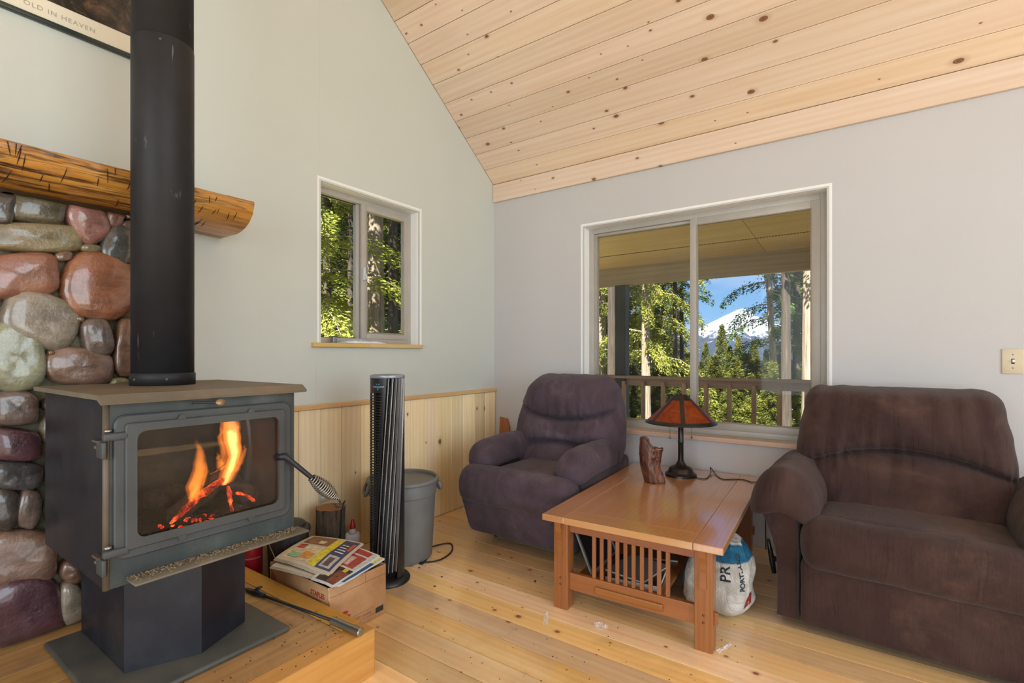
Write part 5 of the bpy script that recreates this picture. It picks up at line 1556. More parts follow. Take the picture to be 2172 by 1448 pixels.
pa = thing('lidded_pail', 'dark ribbed metal pail with stepped lid beside the box', 'pail', (0.195, -2.0, 0.0))
PM = plain('pail_dark', srgb(58, 56, 52), 0.5, 0.4, 0.25, 8)
m = MB(); N = 60; rows = []
for z, r in ((0.0, 0.082), (0.01, 0.085), (0.295, 0.098), (0.30, 0.099)):
    rows.append([(r * (1 + (0.018 if k % 4 < 2 else 0)) * math.cos(2 * math.pi * k / N), r * (1 + (0.018 if k % 4 < 2 else 0)) * math.sin(2 * math.pi * k / N), z) for k in range(N)])
m.grid(rows, close_v=True, smooth=False); m.f.append(tuple(range(N))); m.sm.append(False); m.build('pail_body', PM, pa)
m = MB(); m.lathe([(0.106, 0.292), (0.108, 0.300), (0.106, 0.316), (0.098, 0.322), (0.084, 0.324), (0.082, 0.338), (0.070, 0.346), (0.0001, 0.352)], 48); m.build('lid', PM, pa, sharp=40)
m = MB(); m.tube(smooth_path([(0.0, -0.104, 0.27), (0.06, -0.10, 0.20), (0.09, -0.075, 0.13)]), 0.002, 6); m.build('bail', STEEL, pa)

fe = thing('fire_extinguisher', 'red fire extinguisher standing behind the hearth platform', 'extinguisher', (0.076, -2.128, 0.0))
RED = plain('extinguisher_red', srgb(150, 24, 34), 0.3, 0, 0.06)
m = MB(); m.lathe([(0.050, 0.0), (0.054, 0.006), (0.054, 0.30), (0.046, 0.335), (0.022, 0.352), (0.016, 0.366)], 40); m.build('cylinder', RED, fe)
m = MB(); m.lathe([(0.017, 0.362), (0.017, 0.392), (0.012, 0.396)], 20); m.bbox((-0.009, -0.014, 0.392), (0.009, 0.080, 0.402), 0.002, 1); m.bbox((-0.009, -0.014, 0.412), (0.009, 0.078, 0.420), 0.002, 1, Matrix.Translation((0, 0, -0.002))); m.bbox((-.006, -.016, .39), (.006, -.006, .42), .002, 1); m.build('valve', STOVE_BLACK, fe)
fea = math.atan2(CAM.y + 2.118, CAM.x - 0.092)
lt = text_mesh('instructions', 'INSTRUCTIONS', 0.0105, plain('print_white_b', srgb(226, 214, 214), 0.4), fe, Matrix.Identity(4), 0.0002, 'CENTER')
for v in lt.data.vertices:
    a = fea + R(12) + v.co.x / 0.0545; v.co = Vector((0.0546 * math.cos(a), 0.0546 * math.sin(a), 0.185 + v.co.y))

# ---------------------------------------------------------------- cardboard box with newspapers
CARD = NT('cardboard')
_v = CARD.coords(); _f = CARD.noise(_v, 5.0, 7.0, 0.65)
CARD.col(CARD.ramp(_f, [(0.3, srgb(168, 122, 80)), (0.7, srgb(204, 160, 116))])); CARD.rough(0.8); CARD.bump(CARD.noise(_v, 120.0, 3.0), 0.1, 0.002)
CARDL = plain('cardboard_edge', srgb(214, 184, 142), 0.8)
BX0, BX1, BY0, BY1, BH = 0.325, 0.785, -2.168, -1.868, 0.228
bxc = thing('cardboard_box', 'open cardboard copy-paper box full of newspapers beside the platform', 'box', (0.555, -2.018, 0.0))
w_ = 0.005
for nm, a, b in (('side_wall', (BX1 - w_, BY0, 0.001), (BX1, BY1, BH)), ('side_wall', (BX0, BY0, 0.001), (BX0 + w_, BY1, BH)), ('side_wall', (BX0 + w_, BY0, 0.001), (BX1 - w_, BY0 + w_, BH - 0.004)), ('side_wall', (BX0 + w_, BY1 - w_, 0.001), (BX1 - w_, BY1, BH)), ('box_bottom', (BX0 + w_, BY0 + w_, 0.001), (BX1 - w_, BY1 - w_, 0.005))):
    m = MB(); m.bbox(a, b, 0.0012, 1); m.build(nm, CARD.m, bxc, world=True)
# torn fold lines, tape and the ragged near corner
m = MB(); m.box((BX1, BY0 + 0.005, BH - 0.044), (BX1 + 0.0006, BY1 - 0.004, BH - 0.042)); m.box((BX1, -1.985, BH - 0.042), (BX1 + 0.0006, -1.983, BH)); m.build('fold_line', plain('card_fold', srgb(132, 96, 62), 0.8), bxc, world=True)
m = MB(); pr = [(BX1 - 0.004 + 0.003 * nz(k * 1.7, 2), BY0 + 0.001 - 0.002 * abs(nz(k * 2.3, 5)), 0.17 + (BH - 0.17) * k / 9) for k in range(10)]
m.tube(pr, [0.0025 + 0.0025 * abs(nz(k * 1.3, 9)) for k in range(10)], 5); m.build('torn_corner', CARDL, bxc, world=True)
REDI = plain('box_red_ink', srgb(176, 58, 40), 0.7); BROWNI = plain('box_brown_ink', srgb(150, 100, 66), 0.7); BLACKI = plain('box_black_ink', srgb(48, 42, 38), 0.7)
bl = bxc.location
fxn = frame(Vector((0.700, BY0 - 0.0004, 0.170)) - bl, (1, 0, 0), (0, -1, 0))
text_mesh('box_print', 'STAPLES', 0.030, REDI, bxc, fxn, 0.0002, 'CENTER', 0.9, 0.0008)
text_mesh('box_print', 'Recycled Copy Paper', 0.017, BROWNI, bxc, frame(Vector((0.655, BY0 - 0.0004, 0.150)) - bl, (1, 0, 0), (0, -1, 0)), 0.0002, 'CENTER')
m = MB(); m.add([(0.335, BY0 - .0004, 0.09), (0.415, BY0 - .0004, 0.09), (0.40, BY0 - .0004, 0.13), (0.372, BY0 - .0004, 0.175), (0.335, BY0 - .0004, 0.20)], [(0, 1, 2, 3, 4)]); m.build('red_print', plain('box_faded_red', srgb(158, 84, 58), 0.7), bxc, world=True)
# recycling emblem: three bent arrows
m = MB()
for k in range(3):
    a = R(90 + 120 * k)
    pts = []
    for q in range(9):
        t = a + R(-44 + 76 * q / 8); pts.append((0.030 * math.cos(t), 0.030 * math.sin(t)))
    inn = [(x * 0.52, y * 0.52) for x, y in reversed(pts)]
    th = a + R(32); tip = a + R(58)
    poly = pts + [(0.036 * math.cos(th), 0.036 * math.sin(th)), (0.022 * math.cos(tip), 0.022 * math.sin(tip)), (0.009 * math.cos(th), 0.009 * math.sin(th))] + inn
    m.add([(BX1 + 0.0006, BY0 + 0.072 + p[0], 0.072 + p[1]) for p in poly], [tuple(range(len(poly)))])
m.build('recycling_emblem', REDI, bxc, world=True, fix=False)
text_mesh('box_print', '5000 sheets', 0.020, BROWNI, bxc, frame(Vector((BX1 + 0.0005, BY0 + 0.118, 0.036)) - bl, (0, 1, 0), (1, 0, 0)), 0.0002)
m = MB(); m.box((BX1, BY0 + 0.116, 0.058), (BX1 + 0.0006, BY0 + 0.235, 0.0592)); m.box((BX1, BY0 + 0.116, 0.026), (BX1 + 0.0006, BY0 + 0.235, 0.0272)); m.build('print_rule', BROWNI, bxc, world=True)
m = MB(); m.box((BX1, BY1 - 0.060, 0.022), (BX1 + 0.0008, BY1 - 0.016, 0.046)); m.build('black_label', BLACKI, bxc, world=True)

NEWS = plain('newsprint', srgb(214, 200, 178), 0.75, 0, 0.06)
NEWSW = plain('flyer_white', srgb(222, 222, 220), 0.5, 0, 0.04)
def sheet_fn(corners, curl, seed):
    """corners: near-left, near-right, far-right, far-left world points"""
    A_, B_, C_, D_ = [Vector(c) for c in corners]
    def fn(u, v, off=0.0):
        p = A_ * (1 - u) * (1 - v) + B_ * u * (1 - v) + C_ * u * v + D_ * (1 - u) * v
        z = curl[0] * (4 * u * (1 - u)) + curl[1] * (4 * v * (1 - v)) + curl[2] * (1 - u) ** 3 * (1 - v) + curl[3] * (1 - v) ** 4 + 0.002 * nz(u * 5, v * 5, seed)
        return p + Vector((0, 0, z + off))
    return fn
def paper(name, label, corners, curl, mat, seed, leaves=3, prints=(), texts=()):
    fn = sheet_fn(corners, curl, seed)
    base = sum((Vector(c) for c in corners), Vector()) / 4
    t = thing(name, label, 'newspaper', base, group=None)
    N = 14
    for k in range(leaves):
        m = MB(); off = -0.0032 * k
        du = 0.010 * k * (1 if k % 2 else -1) * (k > 0); dv = -0.012 * k
        top = [[fn(i / N + du, j / N + dv, off) for j in range(N + 1)] for i in range(N + 1)]
        m.grid(top); m.grid([[p - Vector((0, 0, 0.0022)) for p in r_] for r_ in top])
        for edge in ([top[0][j] for j in range(N + 1)], [top[N][j] for j in range(N + 1)], [top[i][0] for i in range(N + 1)], [top[i][N] for i in range(N + 1)]):
            m.grid([edge, [p - Vector((0, 0, 0.0022)) for p in edge]])
        pg = m.build('page', mat, t, world=True)
        if k == 0:
            for i, (u0, v0, u1, v1, c) in enumerate(prints):
                q = MB(); q.grid([[fn(u0 + (u1 - u0) * a / 6, v0 + (v1 - v0) * b / 6, 0.0007 + 0.00025 * i) for b in range(7)] for a in range(7)])
                q.build('printed_block', plain('print_%d_%d' % (seed, i), srgb(*c), 0.55, 0, 0.35, 70), pg, world=True, fix=False)
            for body, size, u0, v0, ang, c in texts:
                tx = text_mesh('price', body, size, plain('price_ink_%d' % seed, srgb(*c), 0.5), pg, None, 0.0, 'LEFT', 1.0, 0.0004)
                eu = (fn(0.6, 0.5) - fn(0.4, 0.5)).length / 0.2; ev = (fn(0.5, 0.6) - fn(0.5, 0.4)).length / 0.2
                for v in tx.data.vertices:
                    x = v.co.x * math.cos(ang) - v.co.y * math.sin(ang); y = v.co.x * math.sin(ang) + v.co.y * math.cos(ang)
                    v.co = fn(u0 + x / eu, v0 + y / ev, 0.0030) - base
    return t
zb_ = 0.236
def hz(px, py, z): return hit(px, py, 'z', z)
paper('newspaper', 'bottom newspaper lying across the left of the cardboard box', [hz(575, 1200, zb_ + .006), hz(680, 1228, zb_ + .006), hz(752, 1170, zb_ + .010), hz(640, 1150, zb_ + .010)], (0.004, 0.0, 0, 0), NEWS, 1, 3)
paper('newspaper', 'white supermarket flyer sticking out at the right of the box', [hz(704, 1240, zb_ + .006), hz(722, 1240, zb_ + .008), hz(816, 1184, zb_ + .012), hz(770, 1168, zb_ + .012)], (0.0, 0.0, 0, 0), NEWSW, 2, 2,
      [(0.25, 0.08, 0.98, 0.75, (44, 84, 140)), (0.1, 0.75, 0.95, 0.97, (236, 220, 120))])
paper('newspaper', 'colourful price flyer under the top newspaper in the box', [hz(660, 1226, zb_ + .016), hz(705, 1242, zb_ + .014), hz(806, 1178, zb_ + .018), hz(740, 1154, zb_ + .020)], (0.003, 0.0, 0, 0), NEWSW, 3, 2,
      [(0.15, 0.02, 0.98, 0.42, (58, 44, 40)), (0.60, 0.03, 0.97, 0.34, (138, 76, 50)), (0.2, 0.46, 0.86, 0.80, (176, 70, 62)), (0.35, 0.5, 0.6, 0.74, (222, 190, 180)), (0.86, 0.46, 0.97, 0.97, (200, 206, 206)), (0.2, 0.84, 0.84, 0.96, (186, 62, 58)), (0.70, 0.33, 0.84, 0.42, (240, 206, 70))],
      [('6.98', 0.034, 0.33, 0.20, R(64), (236, 232, 226))])
paper('newspaper', 'top newspaper with yellow and blue advertisements on the box', [hz(584, 1178, zb_ + .034), hz(697, 1216, zb_ + .030), hz(771, 1152, zb_ + .034), hz(662, 1136, zb_ + .036)], (0.006, 0.004, 0.0, -0.010), NEWS, 4, 3,
      [(0.06, 0.08, 0.55, 0.56, (226, 206, 170)), (0.08, 0.62, 0.55, 0.95, (150, 104, 70)), (0.56, 0.06, 0.70, 0.94, (232, 208, 60)), (0.70, 0.06, 0.97, 0.96, (70, 74, 112)), (0.74, 0.10, 0.93, 0.42, (196, 190, 186)), (0.78, 0.14, 0.88, 0.36, (96, 84, 88)), (0.10, 0.42, 0.24, 0.56, (206, 74, 62)), (0.10, 0.53, 0.24, 0.56, (60, 56, 60)), (0.14, 0.12, 0.32, 0.26, (150, 196, 150)), (0.34, 0.16, 0.52, 0.34, (222, 150, 60)), (0.34, 0.66, 0.46, 0.78, (216, 206, 160)), (0.90, 0.62, 0.96, 0.86, (214, 90, 84)), (0.76, 0.50, 0.92, 0.53, (222, 222, 226)), (0.76, 0.58, 0.90, 0.61, (222, 222, 226)), (0.76, 0.66, 0.88, 0.69, (222, 222, 226)), (0.76, 0.74, 0.88, 0.77, (222, 214, 120))])

# ---------------------------------------------------------------- sill clutter, board behind the recliner
pb = thing('plastic_bag', 'thin white plastic bag lying on the small window sill', 'bag', (-0.02, -1.36, 1.2712))
m = MB(); P = []
for i in range(25):
    row = []
    for j in range(9):
        a, b = i / 24 - 0.5, j / 8 - 0.5
        e = max(0.0, 1 - (2 * a) ** 4) * max(0.0, 1 - (2 * b) ** 4)
        row.append((b * 0.085 * (0.8 + 0.3 * nz(i * .5, 3)), a * 0.36, 0.001 + e * (0.012 + 0.014 * abs(nz(i * 0.7, j * 0.9, 5)))))
    P.append(row)
m.grid(P); m.grid([[(p[0], p[1], 0.0005) for p in r_] for r_ in P]); m.build('bag_film', plain('film_white', srgb(236, 238, 242), 0.3, 0, 0.04), pb)
sc_ = thing('small_tin', 'tiny grey tin standing on the small window sill', 'tin', (-0.025, -1.575, 1.2712))
m = MB(); m.bbox((-0.014, -0.014, 0.0), (0.014, 0.014, 0.036), 0.002, 2); m.build('tin_body', plain('tin_grey', srgb(150, 150, 150), 0.35, 0.6), sc_)
m = MB(); m.bbox((-0.015, -0.015, 0.0362), (0.015, 0.015, 0.042), 0.002, 2); m.build('tin_lid', plain('tin_dark', srgb(90, 92, 94), 0.35, 0.6), sc_)
wk = thing('wood_offcut', 'red-brown wood board leaning in the corner behind the recliner', 'board', (0.13, -0.10, 0.0))
pr = [(-0.055, 0.0), (0.055, 0.0), (0.047, 0.59), (0.02, 0.664), (-0.050, 0.675)]
m = MB(); m.prism(pr, 'y', -0.010, 0.010); me = m.mesh('board'); me.transform(Matrix.Rotation(R(90), 4, 'Y').inverted()); 
link('board', me, wk, M['table'], Matrix.Translation((0.0, 0.03, 0.0)) @ Matrix.Rotation(R(-5), 4, 'X') @ Matrix.Rotation(R(90), 4, 'Y'))

# ---------------------------------------------------------------- litter on the floor
CEL = NT('clear_wrapper')
CEL.set(Base_Color=(0.95, 0.95, 0.95, 1), Roughness=0.12, Transmission_Weight=0.0, Alpha=0.45, Specular_IOR_Level=0.8)
def wrapper(px, py, L, W, ang, label, seed):
    c = hit(px, py, 'z', 0.0)
    t = thing('plastic_wrapper', label, 'wrapper', (c.x, c.y, 0.001), ang)
    m = MB(); P = []
    for i in range(13):
        P.append([((i / 12 - 0.5) * L, (j / 6 - 0.5) * W * (0.7 + 0.5 * abs(nz(i * 0.6, seed))), 0.001 + 0.016 * abs(nz(i * 0.8, j * 0.9, seed))) for j in range(7)])
    m.grid(P, smooth=False); m.build('film', CEL.m, t)
wrapper(1158, 1312, 0.11, 0.026, R(-62), 'crumpled clear wrapper on the floor left of the table', 3)
wrapper(1275, 1329, 0.06, 0.045, R(15), 'small clear wrapper scrap on the floor before the table', 5)
wrapper(1537, 1375, 0.10, 0.022, R(70), 'twisted clear wrapper beside the table front leg', 8)
CR = plain('bark_crumb', srgb(58, 44, 36), 0.9, 0, 0.3, 60)
_r = random.Random(31)
crumb_px = [(912, 1217), (1021, 1251), (1028, 1251), (943, 1218), (889, 1204), (1056, 1310), (975, 1316), (915, 1318), (961, 1355), (1095, 1335), (1072, 1370), (1160, 1355), (1290, 1350), (1240, 1404), (1270, 1378), (1540, 1372), (1000, 1406), (1250, 1440), (1060, 1440), (1135, 1233), (1120, 1265), (1190, 1290), (1420, 1340), (1560, 1370), (935, 1160), (960, 1125)]
for i in range(50): crumb_px.append((_r.uniform(830, 1600), _r.uniform(1195, 1445)))
for i in range(70): crumb_px.append((None, None))
m = MB()
for x, y in crumb_px:
    if x is None:
        c = Vector((_r.uniform(0.78, 1.08), _r.uniform(-2.75, -2.2), PZ + 0.0005)) 
    else:
        c = hit(x, y, 'z', 0.0005)
        if c.x < 1.12 and c.y < -2.18: continue
        if BX0 - .01 < c.x < BX1 + .01 and BY0 - .01 < c.y < BY1 + .01: continue
    s_ = _r.uniform(0.0008, 0.0022) if x is None else (_r.uniform(0.0009, 0.0022) if y > 1300 or _r.random() < .7 else _r.uniform(0.003, 0.006))
    V, F = rbox((s_ * 1.4, s_, s_ * 0.5), (s_ * .6, s_ * .5, s_ * .3), (2, 2, 2))
    m.add(V, F, Matrix.Translation(c + Vector((0, 0, s_ * 0.4))) @ Matrix.Rotation(_r.uniform(0, 6), 4, 'Z'))
o = m.build('bark_crumbs', CR, None); tag(o, 'dark bark crumbs scattered over floor and hearth', 'debris', kind='stuff')

# ================================================================== OUTSIDE
# ---------------------------------------------------------------- covered porch in front of the wide window
po = thing('porch', 'covered porch with plywood soffit, beam and post outside', 'porch', (1.6, 1.4, 0.0))
PO = -po.location
RY = 2.50
for i in range(18):
    y = 0.17 + 0.145 * i
    board('deck_board', (7.2, 0.139, 0.03), M['deck'], po, frame(Vector((3.15, y + 0.07, -0.075)) + PO, (1, 0, 0), (0, 0, 1)), 0.002, 1)
def sof(y): return 2.30 + 0.05 * (RY - y)
for (ya, yb) in ((0.165, 1.30), (1.30, 1.885), (1.905, RY)):
    for k in range(4):
        c = Vector((0.65 + 2.2 * k, (ya + yb) / 2, (sof(ya) + sof(yb)) / 2 + 0.006))
        board('soffit_panel', (2.196, (yb - ya) * 1.0 - 0.002, 0.012), M['ply'], po, frame(c + PO, (1, 0, 0), Vector((0, -0.05, -1))), 0.0015, 1)
m = MB()
for k in range(170):
    x = -0.42 + 0.026 * k
    m.box((x, 1.886, sof(1.9) - 0.004), (x + 0.013, 1.904, sof(1.9) + 0.004))
o = m.build('vent_strip', M['rail'], po, world=True); o['kind'] = 'stuff'
board('porch_beam', (8.6, 0.235, 0.09), M['beam'], po, frame(Vector((3.85, RY + 0.045, 2.19)) + PO, (1, 0, 0), (0, -1, 0)), 0.004, 1)
m = MB(); m.prism([(0.165, 2.46), (RY + 0.6, 2.33), (RY + 0.6, 2.42), (0.165, 2.60)], 'x', -0.45, 7.6); m.build('porch_roof', plain('roofing', srgb(70, 72, 74), 0.7), po, world=True)
for px in (1320, 2500):
    c = hit(px, 700, 'y', RY + 0.05)
    board('post', (2.13, 0.135, 0.135), M['post'], po, frame(Vector((c.x, RY + 0.045, 1.007)) + PO, (0, 0, 1), (0, -1, 0)), 0.004, 1)
zr = 0.94
rl = thing('porch_railing', 'brown wooden porch railing with square balusters outside the wide window', 'railing', (1.6, RY, 0.0))
RO = -rl.location
board('top_rail', (8.2, 0.14, 0.035), M['rail'], rl, frame(Vector((3.65, RY + 0.02, zr - 0.0175)) + RO, (1, 0, 0), (0, 0, 1)), 0.004, 1)
board('upper_rail', (8.2, 0.085, 0.036), M['rail'], rl, frame(Vector((3.65, RY + 0.02, zr - 0.0785)) + RO, (1, 0, 0), (0, -1, 0)), 0.003, 1)
board('lower_rail', (8.2, 0.085, 0.036), M['rail'], rl, frame(Vector((3.65, RY + 0.02, 0.085)) + RO, (1, 0, 0), (0, -1, 0)), 0.003, 1)
x_ref = hit(1499, 850, 'y', RY).x
for k in range(-6, 20):
    board('baluster', (0.80, 0.045, 0.040), M['rail'], rl, frame(Vector((x_ref + 0.247 * k, RY - 0.02, 0.47)) + RO, (0, 0, 1), (0, -1, 0)), 0.002, 1)

# ---------------------------------------------------------------- ground and mountain
def ground_z(x, y):
    d = max(0.0, y - 4.0)
    return -0.75 - 0.13 * d ** 0.96 + 0.02 * max(0.0, -x - 3) + 0.25 * nz(x * 0.12, y * 0.12, 1) + 0.08 * nz(x * 0.5, y * 0.5, 2) if (x * x + y * y) > 16 else -0.75
gm = NT('forest_floor')
_v = gm.coords(); _f = gm.noise(_v, 1.1, 9.0, 0.7)
gm.col(gm.ramp(_f, [(0.3, srgb(120, 104, 74)), (0.5, srgb(160, 150, 98)), (0.7, srgb(150, 158, 96))])); gm.rough(0.95); gm.bump(gm.noise(_v, 9.0, 8.0, 0.7), 1.0, 0.1)
rows = []
for i in range(81):
    x = -60 + 120 * i / 80
    rows.append([(x, -14 + 84 * j / 60, ground_z(x, -14 + 84 * j / 60)) for j in range(61)])
m = MB(); m.grid(rows); tag(m.build('ground', gm.m), 'forest floor sloping away from the house', 'ground', kind='structure')

MD = 640.0
mts = NT('hazed_snow_mountain')
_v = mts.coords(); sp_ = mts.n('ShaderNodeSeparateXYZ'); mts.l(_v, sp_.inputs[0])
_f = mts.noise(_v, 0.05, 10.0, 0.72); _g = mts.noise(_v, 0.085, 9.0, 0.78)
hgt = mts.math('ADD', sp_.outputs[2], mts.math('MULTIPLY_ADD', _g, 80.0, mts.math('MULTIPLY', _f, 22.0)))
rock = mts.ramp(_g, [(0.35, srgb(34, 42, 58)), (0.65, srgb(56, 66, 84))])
forest = mts.ramp(_g, [(0.35, srgb(22, 34, 52)), (0.65, srgb(34, 48, 68))])  # distance haze put into the base colours: bluish slopes, dimmed snow
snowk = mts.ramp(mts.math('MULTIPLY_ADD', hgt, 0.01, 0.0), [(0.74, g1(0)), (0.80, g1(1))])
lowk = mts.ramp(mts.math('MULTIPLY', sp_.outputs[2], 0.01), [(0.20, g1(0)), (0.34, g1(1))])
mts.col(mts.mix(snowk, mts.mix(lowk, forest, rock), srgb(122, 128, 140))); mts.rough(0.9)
def ridge_py(px):
    pts = [(700, 735), (1150, 722), (1300, 730), (1400, 716), (1450, 706), (1482, 696), (1510, 680), (1540, 668), (1562, 659), (1578, 655), (1600, 668), (1640, 684), (1720, 700), (1900, 690), (2300, 720), (3000, 740)]
    for (a, b), (c, d) in zip(pts[:-1], pts[1:]):
        if px <= c: return b + (d - b) * (px - a) / (c - a)
    return pts[-1][1]
rows = []
for i in range(161):
    px = 700 + 2300 * i / 160
    top = far(px, ridge_py(px), MD)
    dirv = Vector((top.x - CAM.x, top.y - CAM.y, 0)).normalized()
    row = []
    for j in range(41):
        t = j / 30.0
        off = -260 * (1 - t)
        h = (t ** 1.25 if t <= 1 else 1 - (t - 1) * 1.6)
        zz = -60 + (top.z + 60) * h + (9 * nz(px * 0.013, t * 5, 2) + 4.5 * nz(px * 0.04, t * 13, 4) + 2 * nz(px * 0.1, t * 30, 6)) * (1 - 0.7 * math.exp(-((t - 1) / 0.08) ** 2)) * min(1, t * 2)
        row.append((top.x + dirv.x * off, top.y + dirv.y * off, zz))
    rows.append(row)
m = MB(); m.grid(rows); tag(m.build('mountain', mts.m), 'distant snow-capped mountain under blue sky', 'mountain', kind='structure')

# ---------------------------------------------------------------- trees
def leaf_mat(name, c1, c2, trans):
    m = NT(name); m.t.nodes.remove(m.p)
    v = m.coords(rand=1.0)
    f = m.noise(v, 1.6, 6.0, 0.7)
    col = m.ramp(f, [(0.3, c1), (0.7, c2)])
    oi = m.n('ShaderNodeObjectInfo'); hs = m.n('ShaderNodeHueSaturation'); m.l(col, hs.inputs['Color'])
    m.l(m.math('MULTIPLY_ADD', oi.outputs['Random'], 0.5, 0.75), hs.inputs['Value'])
    d = m.n('ShaderNodeBsdfDiffuse'); t = m.n('ShaderNodeBsdfTranslucent'); x = m.n('ShaderNodeMixShader')
    x.inputs[0].default_value = trans
    m.l(hs.outputs[0], d.inputs[0]); m.l(hs.outputs[0], t.inputs[0])
    m.l(d.outputs[0], x.inputs[1]); m.l(t.outputs[0], x.inputs[2]); m.l(x.outputs[0], m.out.inputs['Surface'])
    return m.m
LEAF_C = leaf_mat('cedar_leaf', srgb(88, 106, 48), srgb(184, 186, 94), 0.48)
LEAF_F = leaf_mat('fir_needle', srgb(56, 74, 38), srgb(140, 142, 66), 0.35)
LEAF_D = leaf_mat('dark_needle', srgb(42, 66, 44), srgb(92, 116, 62), 0.3)
def bark_mat(name, a, b):
    m = NT(name); v = m.coords(rand=1.0)
    mp = m.n('ShaderNodeMapping'); mp.inputs['Scale'].default_value = (1, 1, 0.06); m.l(v, mp.inputs['Vector'])
    f = m.noise(mp.outputs[0], 22.0, 7.0, 0.7, 0.5)
    m.col(m.ramp(f, [(0.32, a), (0.68, b)])); m.rough(0.95); m.bump(f, 1.0, 0.06)
    return m.m
BARK_G = bark_mat('cedar_bark_grey', srgb(104, 92, 80), srgb(186, 170, 152))
BARK_D = bark_mat('fir_bark_dark', srgb(44, 40, 38), srgb(92, 82, 72))
def np_mesh(name, V, Q, mat):
    me = bpy.data.meshes.new(name)
    me.vertices.add(len(V)); me.vertices.foreach_set('co', V.astype(np.float32).ravel())
    me.loops.add(Q.size); me.loops.foreach_set('vertex_index', Q.astype(np.int32).ravel())
    me.polygons.add(len(Q)); me.polygons.foreach_set('loop_start', np.arange(0, Q.size, 4, dtype=np.int32)); me.polygons.foreach_set('loop_total', np.full(len(Q), 4, dtype=np.int32))
    me.update(calc_edges=True); me.materials.append(mat)
    return me
def foliage(seed, h, z0, zt, nb, L0, L1, droop, leaves, lsize, up=0.15, spread=0.5, vscat=0.05):
    """needle sprays along drooping branches; returns vertex and quad arrays plus branch curves"""
    g = np.random.default_rng(seed)
    VV = []; curves = []
    for b in range(nb):
        t = (b + g.random()) / nb
        z = z0 + (zt - z0) * t
        L = (L0 * (1 - t) + L1 * t) * g.uniform(0.7, 1.15)
        az = b * 2.39996 + g.normal(0, 0.3)
        n = int(leaves * (0.35 + 0.65 * L / max(L0, L1)))
        s = g.random(n) ** 0.75
        bx = L * s; bz = z + up * L * s - droop * L * s ** 2.2
        lat = (g.random(n) - 0.5) * 2 * spread * L * (0.10 + 0.42 * s * (1.25 - s)) 
        hang = -np.abs(g.normal(0, 0.06, n)) * L * (0.4 + droop) - np.abs(lat) * 0.35 * droop
        cx = bx * math.cos(az) - lat * math.sin(az); cy = bx * math.sin(az) + lat * math.cos(az); cz = bz + hang
        cz = cz + g.normal(0, vscat, n)
        C = np.stack([cx, cy, cz], 1)
        # each spray: a narrow drooping blade pointing outwards and sideways
        ang = az + np.sign(lat) * g.uniform(0.2, 1.1, n)
        tilt = -g.uniform(0.0, 1.0, n) * (0.35 + droop) + up * 0.5
        D = np.stack([np.cos(ang) * np.cos(tilt), np.sin(ang) * np.cos(tilt), np.sin(tilt)], 1)
        roll = g.uniform(-0.8, 0.8, n)
        S = np.stack([-np.sin(ang) * np.cos(roll), np.cos(ang) * np.cos(roll), np.sin(roll)], 1)
        ln = lsize * g.uniform(0.6, 1.5, n)[:, None]; wd = ln * g.uniform(0.16, 0.34, n)[:, None]
        VV.append(np.stack([C, C + D * ln * 0.5 + S * wd, C + D * ln, C + D * ln * 0.5 - S * wd], 1))
        curves.append([(L * q * math.cos(az), L * q * math.sin(az), z + up * L * q - droop * L * q ** 2.2) for q in (0, 0.25, 0.5, 0.75, 1.0)])
    V = np.concatenate(VV, 0)
    Q = np.arange(len(V) * 4).reshape(-1, 4)
    return V.reshape(-1, 3), Q, curves
def trunk_mesh(name, h, r, mat, curves, seed, brad=0.02, lean=0.0):
    m = MB(); rows = []
    for i in range(17):
        z = h * i / 16 - 0.6
        f = (1 - i / 17.0)
        rr = r * (0.12 + 0.88 * f) + r * 0.5 * math.exp(-max(0, z) / 0.5)
        rows.append([((rr * (1 + 0.10 * nz(math.cos(a) * 2.5, math.sin(a) * 2.5, z * 0.4 + seed))) * math.cos(a) + lean * z, rr * (1 + 0.10 * nz(math.cos(a) * 2.5, math.sin(a) * 2.5, z * 0.4 + seed)) * math.sin(a), z) for a in [2 * math.pi * k / 16 for k in range(16)]])
    m.grid(rows, close_v=True)
    tr = m.mesh(name, fix=False); tr.materials.append(mat)
    b = MB()
    for c in curves:
        b.tube([(p[0] + lean * p[2], p[1], p[2]) for p in c], [brad, brad * .8, brad * .6, brad * .4, brad * .15], 5, cap=False)
    br = b.mesh('branches', fix=False); br.materials.append(mat)
    return tr, br
TREE = {}
def template(key, h, r, bark, leaf, lean=0.0, **kw):
    V, Q, cu = foliage(**kw, h=h)
    V = V.copy(); V[:, 0] += lean * V[:, 2]
    tr, br = trunk_mesh('trunk', h, r, bark, cu, kw['seed'], 0.012 + 0.05 * r, lean)
    TREE[key] = (tr, br, np_mesh('foliage', V, Q, leaf))
template('cedar', 17, 0.19, BARK_G, LEAF_C, seed=1, z0=2.2, zt=16, nb=74, L0=2.3, L1=0.8, droop=0.55, leaves=1150, lsize=0.072, up=0.25)
template('cedar_high', 18, 0.20, BARK_G, LEAF_C, seed=2, z0=6.5, zt=17, nb=50, L0=2.2, L1=0.8, droop=0.55, leaves=800, lsize=0.075, up=0.2)
template('fir', 15, 0.16, BARK_D, LEAF_F, seed=3, z0=1.0, zt=14.8, nb=96, L0=2.3, L1=0.25, droop=0.32, leaves=620, lsize=0.10, up=0.05, spread=0.7, vscat=0.12)
template('young', 7.5, 0.07, BARK_D, LEAF_F, seed=4, z0=0.25, zt=7.45, nb=110, L0=1.55, L1=0.10, droop=0.22, leaves=420, lsize=0.085, up=0.18, spread=0.9, vscat=0.10)
template('sapling', 3.2, 0.03, BARK_D, LEAF_C, seed=5, z0=0.1, zt=3.15, nb=60, L0=1.1, L1=0.10, droop=0.25, leaves=340, lsize=0.06, up=0.25, spread=0.9, vscat=0.07)
